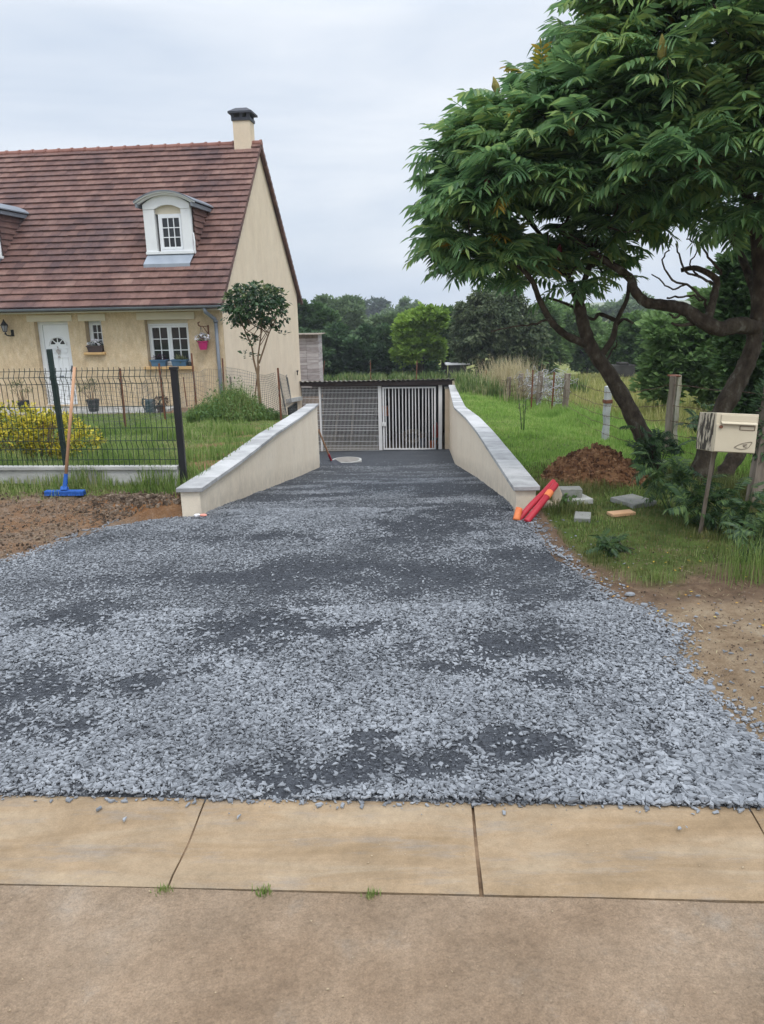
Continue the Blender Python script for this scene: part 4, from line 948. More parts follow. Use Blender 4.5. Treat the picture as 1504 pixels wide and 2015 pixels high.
def netting(a0, a1, b0, b1, n, sag, seed):
    """panel between post a (bottom a0, top a1) and post b"""
    b = MB(no); r = np.random.default_rng(seed); m = max(8, int(np.linalg.norm(a1 - a0) / .085))
    Gx = [[None] * (m + 1) for _ in range(n + 1)]
    for i in range(n + 1):
        t = i / n
        for j in range(m + 1):
            s = j / m; p = (a0 * (1 - s) + a1 * s) * (1 - t) + (b0 * (1 - s) + b1 * s) * t
            w = sin(pi * t); Gx[i][j] = p + np.array((.05 * sin(9 * t + 3 * s + seed), .06 * sin(7 * t + 5 * s), -sag * w * s + .03 * sin(8 * t + seed) * s))
    for i in range(n + 1):
        for j in range(0, m, 2): b.bar(Gx[i][j], Gx[i][min(j + 2, m)], .0042)
    for j in range(m + 1):
        for i in range(n): b.bar(Gx[i][j], Gx[i + 1][j], .0045)
    b.build('netting', 'wire', net)
gb = lambda p: np.array((p[0], p[1], g0(p[0], p[1]) + .02))
pts = [(gb(p), np.array(q) - (0, 0, .06)) for p, q in zip(pw, tops)]
lf = np.array(pw[0]) + (-2.4, 2.5, 0); lft = lf * (1, 1, 0) + (0, 0, tops[0][2] - .25)
netting(gb(lf), lft, pts[0][0], pts[0][1] - (0, 0, .12), 30, .06, 1)
netting(pts[0][0], pts[0][1] - (0, 0, .12), pts[1][0], pts[1][1] - (0, 0, .2), 24, .08, 2)
netting(pts[1][0], pts[1][1] - (0, 0, .2), pts[2][0], pts[2][1] - (0, 0, .3), 18, .06, 3)
netting(pts[2][0], pts[2][1] - (0, 0, .3), pts[3][0], pts[3][1] - (0, 0, .12), 20, .05, 4)
netting(pts[3][0], pts[3][1] - (0, 0, .1), pts[4][0], pts[4][1] - (0, 0, .03), 34, .07, 5)
netting(pts[4][0], pts[4][1] - (0, 0, .03), np.array((endp[0] + .3, endp[1] - 4, -.75)), np.array((endp[0] + .3, endp[1] - 4, endp[2] + .10)), 40, .04, 6)

# ------------------------------------------------------------------ garage shed at the foot of the drive
FLOOR = -3.58
sh = thing('carport', 'low open shed with rippled roof and white gates under it', 'shed', hw(2.85, 8.95, FLOOR), rad(-6))
SB = lambda: MB((2.85, 8.95, FLOOR))
b = SB(); P0 = []
nx_ = 150
for i in range(nx_ + 1):
    x = -.0 + 5.85 * i / nx_; zz = .022 * sin(2 * pi * x / .177)
    P0 += [(x, 8.62, -.955 + zz + .05 * x / 5.8), (x, 14.2, -1.72 + zz)]
b.add(P0, [(2 * i, 2 * i + 2, 2 * i + 3, 2 * i + 1) for i in range(nx_)]); P1 = [(x, y, z - .012) for x, y, z in P0]
b.add(P1, [(2 * i + 1, 2 * i + 3, 2 * i + 2, 2 * i) for i in range(nx_)]); b.add([P0[2 * i] for i in range(nx_ + 1)] + [P1[2 * i] for i in range(nx_ + 1)], [(i + 1, i, nx_ + 1 + i, nx_ + 2 + i) for i in range(nx_)])
b.build('corrugated_roof', 'corr', sh)
b = SB(); b.box(.0, 8.75, -1.14, 5.55, 8.86, -.985); b.box(.0, 11, -1.5, 5.5, 11.1, -1.35); b.build('beam', 'darkwood', sh)
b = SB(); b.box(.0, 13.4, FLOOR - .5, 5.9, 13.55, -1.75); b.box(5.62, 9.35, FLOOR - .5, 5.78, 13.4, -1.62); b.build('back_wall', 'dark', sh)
b = SB(); b.box(5.24, 8.82, FLOOR - .3, 5.50, 9.3, -1.30); b.box(5.50, 8.72, FLOOR - .3, 5.74, 9.3, -.99); b.build('pillar', 'pillar', sh)
b = SB(); b.box(-.1, 8.7, FLOOR - .25, 5.24, 13.4, FLOOR - .06); b.box(.0, 8.84, FLOOR - .06, 5.2, 9.0, FLOOR + .03); b.build('floor_slab', 'oldfloor', sh)
def wpost(x, w, z1): SB().box(x - w / 2, 8.86, FLOOR - .02, x + w / 2, 8.86 + w, z1).build('gate_post', 'whitemetal', sh, bevel=.004)
wpost(.68, .075, -1.18); wpost(2.88, .13, -1.17); wpost(5.07, .13, -1.14)
def wire_panel(x0, x1):
    b = SB()
    for i in range(int((x1 - x0) / .05)):
        x = x0 + .025 + i * .05; b.bar((x, 8.90, FLOOR + .05), (x, 8.90, -1.18), .0085)
    z = FLOOR + .10
    for z in (-1.19, -1.29, -1.40, -1.60, -1.80, -1.99, -2.08, -2.20, -2.41, -2.60, -2.68, -2.79, -2.99, -3.19, -3.36, -3.45, -3.52): b.bar((x0, 8.895, z), (x1, 8.895, z), .011)
    b.build('mesh_panel', 'whitemetal', sh)
wire_panel(.02, .64); wire_panel(.73, 2.81)
b = SB(); x0, x1, z0, z1 = 2.98, 4.91, FLOOR + .08, -1.21
b.box(x0, 8.86, z0, x0 + .06, 8.91, z1); b.box(x1 - .06, 8.86, z0, x1, 8.91, z1); b.box(x0 + .06, 8.86, z0, x1 - .06, 8.91, z0 + .05); b.box(x0 + .06, 8.86, z1 - .05, x1 - .06, 8.91, z1)
for i in range(15):
    x = x0 + .12 + (x1 - x0 - .24) * i / 14; b.bar((x, 8.885, z0 + .05), (x + random.uniform(-.012, .012), 8.885, z1 - .05), .034)
b.build('gate', 'whitemetal', sh)
b = SB(); b.box(2.95, 8.82, -2.62, 3.10, 8.858, -2.48); b.box(3.0, 8.80, -2.60, 3.04, 8.82, -2.50); b.build('lock_box', 'whitemetal', sh)
b = SB(); b.box(5.22, 8.85, -1.29, 5.46, 9.05, -1.22); b.build('tile_stub', 'conc', sh)
# shelf and things kept inside
s_ = thing('storage_shelf', 'dark storage shelf behind the mesh panel inside the shed', 'shelf', hw(1.7, 11.6, FLOOR), rad(-6))
b = MB((1.7, 11.6, FLOOR))
for z in (-1.95, -2.62, -3.3): b.box(.2, 11.3, z - .04, 3.1, 11.9, z)
for x in (.25, 1.2, 2.1, 3.05): b.box(x - .04, 11.3, FLOOR, x + .04, 11.36, -1.5)
b.build('frame', 'darkwood', s_)
def inside(name, label, cat, x, y, z, prof, m, n=16, sx=1, sy=1):
    o = MB().lathe((0, 0, 0), prof, n, sx, sy).build(name, m, loc=hw(x, y, z)); return tag(o, label, cat)
inside('bucket', 'orange red bucket on the shelf behind the mesh panel', 'bucket', 2.86, 11.5, -2.62, [(.15, 0), (.18, .36), (.19, .37), (.17, .37)], 'orange')
inside('canister', 'pale grey canister beside the orange bucket in the shed', 'canister', 2.5, 11.5, -2.62, [(.12, 0), (.14, .02), (.14, .30), (.06, .36), (.06, .40)], 'greyplastic', 10)
inside('bucket', 'light grey bucket on the floor behind the mesh panel', 'bucket', 2.75, 10.4, FLOOR - .05, [(.16, 0), (.2, .36), (.21, .37), (.18, .37)], 'greyplastic')
inside('pail', 'grey metal pail standing behind the barred gate', 'pail', 4.35, 10.2, FLOOR - .05, [(.11, 0), (.14, .30), (.145, .31), (.12, .31)], 'zinc')
inside('pot', 'small orange pot at the right end behind the gate', 'pot', 4.76, 10.0, FLOOR - .05, [(.12, 0), (.16, .24), (.17, .25), (.14, .25)], 'orange')
inside('fuel_can', 'red fuel can stacked behind the right end of the gate', 'fuel can', 4.86, 10.5, FLOOR + .25, [(.12, 0), (.15, .03), (.14, .40), (.07, .5), (.05, .58)], 'redplastic', 8)
b = MB()
for i in range(9):
    r = .30 + .03 * (i % 4); tilt = .55 + .12 * sin(i * 2.1)
    b.tube([(r * cos(a) + .04 * sin(i), r * .8 * sin(a) * cos(tilt), .30 + .30 * sin(a) * sin(tilt) + .015 * i) for a in np.linspace(0, 2 * pi, 22)], .016, 6)
tag(b.build('hose', 'hose', loc=hw(3.95, 10.4, FLOOR - .05)), 'coiled pale hose on the floor behind the barred gate', 'hose')
for i, (x, m, h, lb) in enumerate(((.9, 'oldwood', 1.2, 'grey board leaning at the left inside the shed'), (1.55, 'oldwood', 1.7, 'brown plank leaning in the middle of the shed shelf'), (4.95, 'greyplastic', 1.9, 'pale pole leaning in the right corner of the shed'))):
    b = MB(); b.bar((0, 0, 0), (.12, .35, h), .05 if i < 2 else .03, .16 if i < 2 else .03); tag(b.build('plank' if i < 2 else 'pole', m, loc=hw(x, 10.6, FLOOR - .05)), lb, 'plank' if i < 2 else 'pole')
# manhole and shovel
mh = at(683, 911, 17.2); mz = float(drive_h(mh[0], mh[1])) + .055
sl_ = math.atan(.167)
o = thing('manhole_cover', 'round pale manhole cover set in the dark drive', 'manhole cover', (mh[0], mh[1], mz)); 
MB().lathe((0, 0, 0), [(.36, -.20), (.34, .006), (.30, .008)], 32).build('frame', 'conc', o)
b = MB(); b.lathe((0, 0, 0), [(.295, -.02), (.295, .012), (.27, .014), (.265, .010), (.10, .010), (.09, .014)], 32); b.box(-.03, -.24, .012, .03, -.2, .016); b.build('lid', 'manhole', o)
s0 = at(655, 917, 15.9); s0 = np.array((s0[0], s0[1], float(drive_h(s0[0], s0[1])) + .02)); s1 = at(627, 846, 15.25)
t = thing('shovel', 'shovel with wooden shaft and red socket leaning on the wall end', 'shovel', tuple(s0))
d = s1 - s0; kx = d * .30
MB().tube([kx * .9, d], .018, 8).build('shaft', 'handle', t); MB().tube([kx * .25, kx * 1.0], [.022, .026], 8).build('socket', 'red', t)
b = MB(); side_ = np.array((.85, .5, 0)) * .11; tipd = np.array((.16, -.12, 0))
b.add([kx * .4 - side_, kx * .4 + side_, tipd + side_ * .9, tipd * 1.5, tipd - side_ * .9], [(0, 1, 2, 3, 4), (4, 3, 2, 1, 0)]); b.build('blade', 'darkcap', t)

# plank cabin beyond the shed
cz = -1.0
t = thing('plank_cabin', 'grey weathered plank cabin just behind the house corner', 'cabin', hw(-.4, 12.0, cz), rad(-6))
CB_ = lambda: MB((-.4, 12.0, cz))
b = CB_(); z = -1.55
while z < .42:
    h = random.uniform(.10, .15); y = 11.95 + random.uniform(0, .015); b.box(-2.2, y, z, -.36, y + .03, z + h - .008); b.box(-.35, y, z, .12, y + .03, z + h - .008); b.box(.12, y, z, .15, y + .8, z + h - .008); z += h
b.build('planks', 'greywood', t)
b = CB_(); b.box(-2.2, 11.94, .42, .14, 11.99, .55)
for i in range(14): b.box(-2.0 + i * .155, 11.925, .43, -1.9 + i * .155, 11.94, .55)
b.build('fascia', 'oldwood', t)
b = CB_(); b.box(-2.3, 11.7, .555, .30, 12.9, .58); b.build('roof', 'oldwood', t)
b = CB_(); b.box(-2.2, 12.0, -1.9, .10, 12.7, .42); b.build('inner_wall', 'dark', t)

# ------------------------------------------------------------------ mailbox on its pole
mp_ = np.array((2.46, 5.55, g0(2.46, 5.55)))
t = thing('mailbox', 'cream metal mailbox with a flaking side on a thin pole', 'mailbox', tuple(mp_))
b = MB(); b.bar((0, .10, -.1), (.055, .10, .66), .022, .022); b.build('pole', 'oldwood', t)
ml = rad(3.2); mr_ = np.array([[cos(ml), 0, sin(ml)], [0, 1, 0], [-sin(ml), 0, cos(ml)]])
bx = thing('box', None, None); bx.parent = t; bx.location = (.135, .12, .64); bx.rotation_euler = (-.13, ml, rad(-5))
MB().box(-.15, -.20, 0, .15, .17, .285).build('shell', 'mailbox', bx, bevel=.004)
MB().box(-.154, -.17, .004, -.1505, .165, .280).build('flaking_side', 'mailside', bx)
b = MB(); b.box(-.145, -.212, .005, .145, -.201, .205); b.build('door', 'mailbox', bx, bevel=.003)
b = MB(); b.box(-.115, -.212, .212, .135, -.201, .272); b.prism([(-.115, -.214, .214), (-.115, -.235, .205), (-.115, -.235, .212), (-.115, -.214, .225)], (.25, 0, 0)); b.build('slot_flap', 'mailbox', bx, bevel=.002)
b = MB(); b.tube([(-.115, -.225, .185), (-.115, -.205, .185)], .012, 12); b.build('lock', 'rust', bx)
b = MB(); x0, x1, z0, z1 = .02, .125, .168, .196
for a, c in (((x0, z0), (x1, z0)), ((x1, z0), (x1, z1)), ((x1, z1), (x0, z1)), ((x0, z1), (x0, z0))): b.bar((a[0], -.2145, a[1]), (c[0], -.2145, c[1]), .0035)
b.build('name_plate', 'rustwire', bx)
# raised emblem: a pointed leaf outline with a small mark inside
b = MB(); th = np.linspace(0, 1, 11)
em = [np.array((q[0], -.2145, q[1])) for q in curve([np.array((x, z, 0.)) for x, z in ((-.005, .040), (.02, .058), (.06, .075), (.115, .084), (.104, .058), (.086, .038), (.04, .030), (-.005, .040))], 4)]
for p, q in zip(em, em[1:]): b.bar(p, q, .003)
for p, q in (((.054, .062), (.084, .066)), ((.060, .046), (.058, .060)), ((.062, .052), (.080, .060)), ((.062, .052), (.074, .045)), ((.074, .045), (.086, .048))): b.bar((p[0], -.2145, p[1]), (q[0], -.2145, q[1]), .0035)
b.build('emblem', 'oldwood', bx)

# ------------------------------------------------------------------ conduits, blocks, slabs
def ridged(P, r, m, name, parent, off, pitch=.011):
    P = [np.array(p, float) for p in P]; Q = []
    for a, c in zip(P, P[1:]):
        n = max(2, int(np.linalg.norm(c - a) / pitch))
        Q += [a + (c - a) * i / n for i in range(n)]
    Q.append(P[-1]); rr = [r * (1.0 if i % 2 else .955) for i in range(len(Q))]
    return MB(off).tube(Q, rr, 16).build(name, m, parent, smooth=True)
pA = curve([at(1018, 1026, 6.12), at(1045, 995, 6.22), at(1072, 968, 6.35), at(1090, 948, 6.45)]); pB = curve([at(1036, 1027, 6.06), at(1058, 1000, 6.16), at(1078, 975, 6.28), at(1094, 953, 6.38)])
o = ridged(pA, .027, 'red', 'conduit_pipe', None, tuple(pA[0])); tag(o, 'red ridged conduit nearer the wall, curving up to the blocks', 'conduit pipe', 'red conduits by the wall')
o = ridged(pB, .029, 'red', 'conduit_pipe', None, tuple(pB[0])); tag(o, 'red ridged conduit lying in front, nearer the lawn', 'conduit pipe', 'red conduits by the wall')
c0 = pB[int(len(pB) * .62)]; c1 = pB[int(len(pB) * .80)]
MB(tuple(pB[0])).tube([c0, c0 * .35 + c1 * .65], .032, 14).build('tape', 'orange', o)
pC = [at(1016, 1024, 6.10), at(1022, 1000, 6.15)]
o = ridged(pC, .030, 'orange', 'conduit_pipe', None, tuple(pC[0])); tag(o, 'short orange pipe stub standing at the wall corner', 'conduit pipe', 'red conduits by the wall')
def block(name, label, cat, c, sx, sy, sz, rz, m, bev=.006, tilt=0):
    o = MB().box(-sx / 2, -sy / 2, 0, sx / 2, sy / 2, sz).build(name, m, loc=tuple(c), bevel=bev); o.rotation_euler = (tilt, 0, rz); return tag(o, label, cat)
q = at(1128, 968, 6.6); gz = g0(q[0], q[1])
block('paving_slab', 'pale slab under the grey block behind the red conduits', 'slab', (q[0] + .02, q[1] - .02, gz + .015), .24, .20, .05, .25, 'conc')
block('concrete_block', 'grey concrete block on the pale slab behind the conduits', 'block', (q[0] - .02, q[1] + .02, gz + .067), .19, .13, .075, -.05, 'paver')
q = at(1098, 985, 6.5)
tag(MB().prism([(-.035, 0, -.05), (.03, 0, -.05), (.04, 0, .08), (.0, 0, .17), (-.04, 0, .12)], (0, .06, 0)).build('broken_stone', 'tanpaver', loc=(q[0], q[1], g0(q[0], q[1]) + .03), bevel=.01), 'tan broken stone upright between the conduits and slab', 'stone')
q = at(1070, 1000, 6.45)
tag(MB().prism([(-.10, 0, -.04), (.12, 0, -.04), (.14, 0, .03), (.02, 0, .06), (-.09, 0, .04)], (0, .16, 0)).build('rubble_stone', 'tanpaver', loc=(q[0], q[1], g0(q[0], q[1])), bevel=.012), 'low tan rubble stone lying behind the red conduits', 'stone')
q = at(1146, 1033, 6.05)
block('paving_block', 'small grey paving block lying alone in the dull grass', 'block', (q[0], q[1], g0(q[0], q[1]) - .005), .13, .15, .06, -.3, 'paver', tilt=.12)
q = at(1245, 1005, 6.55)
block('garden_slab', 'flat grey slab in the grass left of the mailbox', 'slab', (q[0], q[1], g0(q[0], q[1]) + .0), .26, .30, .045, .45, 'paver')
q = at(1222, 1022, 6.2)
block('clay_brick', 'flat orange brick lying in front of the grey slab', 'brick', (q[0], q[1], g0(q[0], q[1]) + .0), .22, .10, .03, .25, 'brick')
# scrap by the left wall
q = at(398, 1012, 6.4)
def crumple(name, m, loc, s, label):
    V = rdir(40, R2) * s * (.5 + .5 * R2.random((40, 1))) * (1.3, .8, .55)
    import bmesh
    bm = bmesh.new()
    for v in V: bm.verts.new(tuple(v))
    bmesh.ops.convex_hull(bm, input=bm.verts); me = bpy.data.meshes.new(name); bm.to_mesh(me); bm.free(); me.materials.append(MT[m])
    o = bpy.data.objects.new(name, me); COL.objects.link(o); o.location = loc; return tag(o, label, 'scrap')
crumple('paper_scrap', 'paper', (q[0] - .05, q[1] + .02, g0(q[0], q[1]) + .045), .03, 'white crumpled scrap by the foot of the left wall end')
crumple('plastic_scrap', 'salmon', (q[0] + .01, q[1] + .0, g0(q[0], q[1]) + .05), .028, 'salmon pink crumpled scrap by the foot of the wall end')
q = onT(66, 1078)
tag(MB().lathe((0, 0, 0), [(.03, 0), (.055, .02), (.05, .045), (.02, .06)], 7, 1.2, .8).build('field_stone', 'tanstone', loc=(q[0], q[1], q[2])), 'tan stone lying on the bare dirt at the left', 'stone')
R3 = np.random.default_rng(77)
for px, py, s, lb in ((1240, 1172, .045, 'pale rounded stone at the right driveway edge under the grass'), (1396, 1358, .045, 'angular grey stone on the right edge of the chippings'), (1462, 1408, .03, 'small pale stone on the sandy soil at the right'), (1268, 1192, .035, 'pale pebble beside the driveway tip at the right')):
    q = onT(px, py, 2.4)
    tag(MB().lathe((0, 0, 0), [(.4, 0), (1, .3), (.85, .75), (.3, 1)], 7, 1.2, .85).build('stone', 'slate', loc=(q[0], q[1], q[2])), lb, 'stone')
    COL.objects[-1].scale = (s * .6, s * .6, s * .5)

# ------------------------------------------------------------------ soil heap
hc = at(1165, 925, 7.55); hc[2] = g0(hc[0], hc[1]); n = 90
gx, gy = np.meshgrid(np.linspace(-1, 1, n), np.linspace(-1, 1, n)); rr = np.sqrt(gx ** 2 + gy ** 2)
hx, hy = gx * .62, gy * .5
prof = np.clip(1 - np.sqrt(((hx + .0 - .06) / .58) ** 2 + (hy / .46) ** 2), 0, 1)
hz = .37 * prof ** .68 * (1 - .25 * sstep(.1, .5, hx)) + (vnoise(hx * 9 + 4, hy * 9, 33, 3) - .5) * .10 * np.minimum(1, prof * 5) + (vnoise(hx * 34, hy * 34, 35, 3) - .45) * .07 * np.minimum(1, prof * 6) - .03
o = thing('soil_heap', 'heap of reddish brown crumbly soil on the grass', 'soil heap', tuple(hc))
g_ = grid_mesh('heap', hx, hy, hz, MT['soil'], smooth=False); g_.parent = o
k = R3.integers(0, n * n, 5200); k = k[prof.ravel()[k] > .02]
P = np.stack([hx.ravel()[k], hy.ravel()[k], hz.ravel()[k] + .008], 1); s = .008 + .05 * R3.random(len(k)) ** 3
scatter('clods', stone_protos(14, .8), R3.integers(0, 14, len(k)), frames(rdir(len(k), R3)) * s[:, None, None], P, 'soil', o)

# ------------------------------------------------------------------ barbed wire fence along the meadow
bw = [onT(1318, 905, 7), onT(1193, 868, 8), onT(1112, 818, 9), onT(1058, 808, 9), onT(1022, 795, 10)]
bt = [at(1330, 738, bw[0][1]), at(1197, 760, bw[1][1]), at(1118, 735, bw[2][1]), at(1065, 732, bw[3][1]), at(1026, 735, bw[4][1])]
bo = tuple(bw[0])
bfen = thing('barbed_wire_fence', 'rusty barbed wire fence on old leaning posts beside the meadow', 'fence', bo)
def rpost(i, w, m, h=None):
    b = MB(bo); p, q = np.array(bw[i]) - (0, 0, .15), np.array(bt[i]); k = 7
    P = [p + (q - p) * j / k + np.array((random.uniform(-.008, .008), 0, 0)) for j in range(k + 1)]
    b.tube(P, [w * random.uniform(.9, 1.08) for _ in P], 5 if i else 4, jit=.08); return b.build('post', m, bfen)
rpost(0, .085, 'concpost'); rpost(1, .06, 'paleconc'); rpost(2, .075, 'oldwood'); rpost(3, .07, 'oldwood'); rpost(4, .07, 'oldwood')
p, q = np.array(bw[0]), np.array(bt[0])
MB(bo).bar(p + (-.075, -.05, -.1), q + (-.05, -.06, -.01), .07, .07).build('post', 'oldwood', bfen)
MB(bo).bar(p + (-.02, 0, 0) + (q - p) * .985, p + (-.02, 0, 0) + (q - p) * 1.0, .15, .12).build('post_top', 'rust', bfen)
p1, q1 = np.array(bw[1]), np.array(bt[1]); MB(bo).bar(p1 + (q1 - p1) * .70, p1 + (q1 - p1) * .76, .13, .12).build('collar', 'rust', bfen)
fw = [at(1000, 790, 21.5), at(982, 785, 24.5)]; fw = [np.array((p[0], p[1], g0(p[0], p[1]))) for p in fw]; bw += fw; bt += [at(1003, 742, 21.5), at(985, 740, 24.5)]
rpost(5, .06, 'oldwood'); rpost(6, .06, 'oldwood')
nb_ = MB(bo)
for i in range(2, 6):
    a0, a1, c0_, c1_ = map(np.array, (bw[i], bt[i], bw[i + 1], bt[i + 1])); n_ = max(6, int(np.linalg.norm(c0_ - a0) / .09))
    for k in range(n_ + 1): t_ = k / n_; p = a0 + (c0_ - a0) * t_; q = a1 + (c1_ - a1) * t_; nb_.bar(p + (0, 0, .02), p + (q - p) * (.82 + .05 * sin(k)), .006)
    for f_ in (.12, .30, .48, .66, .82): nb_.bar(a0 + (a1 - a0) * f_, c0_ + (c1_ - c0_) * f_, .006)
nb_.build('netting', 'rustwire', bfen)
extra = np.array(bw[0]) + (.55, -3.4, .3); ends = [(extra, extra + (0, 0, 1.0))] + list(zip(bw, bt))
def barb(frac, seed):
    b = MB(bo); r = np.random.default_rng(seed); path = []
    for i, ((p, q), (p2, q2)) in enumerate(zip(ends, ends[1:])):
        a = np.array(p) + (np.array(q) - p) * frac + (-.07, -.06, 0); c = np.array(p2) + (np.array(q2) - p2) * frac + (-.07, -.06, 0); sag = r.uniform(.02, .09)
        for k in range(14): t = k / 14; path.append(a + (c - a) * t + np.array((.01 * sin(k * 2 + seed), 0, -sag * 4 * t * (1 - t) * .5 + .008 * sin(k * 1.7))))
    path.append(c); b.tube(path, .0035, 4)
    for a, c in zip(path, path[1:]):
        for t in (.2, .7):
            m_ = a + (c - a) * t; d = rdir(1, r)[0] * .022; b.bar(m_ - d, m_ + d, .003)
    b.build('barbed_wire', 'rustwire', bfen)
for f, s in ((.90, 1), (.66, 2), (.48, 3), (.33, 4), (.16, 5)): barb(f, s)
# tangle of old netting on the farther posts
b = MB(bo); r = np.random.default_rng(9)
for i in range(150):
    t = r.random() ** .8; base = np.array(bw[4]) * (1 - t) + np.array(bw[2]) * t; p = base + (r.normal(0, .06), r.normal(0, .10), r.uniform(.35, .95))
    P = [p]
    for k in range(5): P.append(P[-1] + r.normal(0, .07, 3) + (0, 0, -.03))
    b.tube(curve(P, 3), .0048, 3, cap=False)
b.build('wire_tangle', 'galv', bfen)
# thin rusty stakes
def stake(label, px, py, pt, pty, Y, m='rust', w=.03, grp='rusty stakes standing behind the shed', name='rusty_stake'):
    a, c = at(px, py, Y), at(pt, pty, Y); o = MB(tuple(a)).bar(a - (0, 0, .3), c, w, w).build(name, m); return tag(o, label, 'stake', grp)
stake('rusty stake leaning beside the plank cabin', 633, 745, 639, 710, 33.5)
stake('rusty stake upright behind the middle of the shed roof', 730, 745, 729, 709, 33.5)
stake('rusty stake in front of the bright young tree', 819, 745, 821, 709, 33.5, w=.04)
stake('thin rusty stake with a pale cap in the tall grass', 954, 775, 957, 728, 25, grp='thin stakes in the tall grass', w=.04)
stake('thin grey stake left of the capped one in tall grass', 938, 765, 938, 726, 28, 'oldwood', grp='thin stakes in the tall grass')
stake('thin rusty stake by the tangled netting at the left', 1046, 790, 1049, 728, 18, grp='thin stakes in the tall grass')
stake('thin rusty stake between the two far fence posts', 1086, 800, 1091, 732, 17, grp='thin stakes in the tall grass')

# ------------------------------------------------------------------ trees and plants
def sumac_protos(k=8):
    """arching compound leaves, unit length, along +x, z up"""
    out = []
    for s in range(k):
        n = random.choice((6, 7, 8)); V = []; F = []; droop = random.uniform(.15, .75); hang = random.uniform(.0, .65)
        def pt(t): return np.array((t * (1 - .12 * droop * t), .06 * sin(3 * t + s), .18 * t - droop * t * t * .75))
        for i in range(n + 1):
            t = .16 + .80 * i / n; p = pt(t); tg = pt(t + .02) - pt(t - .02); tg /= np.linalg.norm(tg)
            sides = (0,) if i == n else (-1, 1)
            ll = (.25 + .13 * sin(pi * min(1, t * .95))) * (.8 if i == n else 1) * random.uniform(.85, 1.1)
            for sg in sides:
                d = tg * (.55 if sg else 1) + np.array((0, sg * .85, 0)) + np.array((0, 0, -hang * random.uniform(.6, 1.3)))
                d /= np.linalg.norm(d); w = np.cross(d, (0, 0, 1)); w /= np.linalg.norm(w) + 1e-6; nn = np.cross(w, d)
                hw_ = ll * .145; b = len(V)
                V += [p, p + d * ll * .38 + w * hw_ + nn * .012, p + d * ll * .38 - w * hw_ + nn * .012, p + d * ll * .75 + w * hw_ * .62 - (0, 0, .012), p + d * ll * .75 - w * hw_ * .62 - (0, 0, .012), p + d * ll - (0, 0, .05), p + d * ll * .4 - nn * .01, p + d * ll * .75 - nn * .015 - (0, 0, .012)]
                F += [(b, b + 6, b + 1), (b, b + 2, b + 6), (b + 1, b + 6, b + 7, b + 3), (b + 6, b + 2, b + 4, b + 7), (b + 3, b + 7, b + 5), (b + 7, b + 4, b + 5)]
        ts = np.linspace(0, .96, 6); b = len(V)
        for t in ts: p = pt(t); V += [p + (0, .008, 0), p - (0, .008, 0)]
        F += [(b + 2 * i, b + 2 * i + 1, b + 2 * i + 3, b + 2 * i + 2) for i in range(5)]
        out.append((np.array(V), F))
    return out
SUM = sumac_protos(10)
MT['fruitmix'] = MT['fruit']
def smooth_path(P, n=5, jit=.0):
    Q = curve(P, n)
    return [q + rng.normal(0, jit, 3) for q in Q] if jit else Q
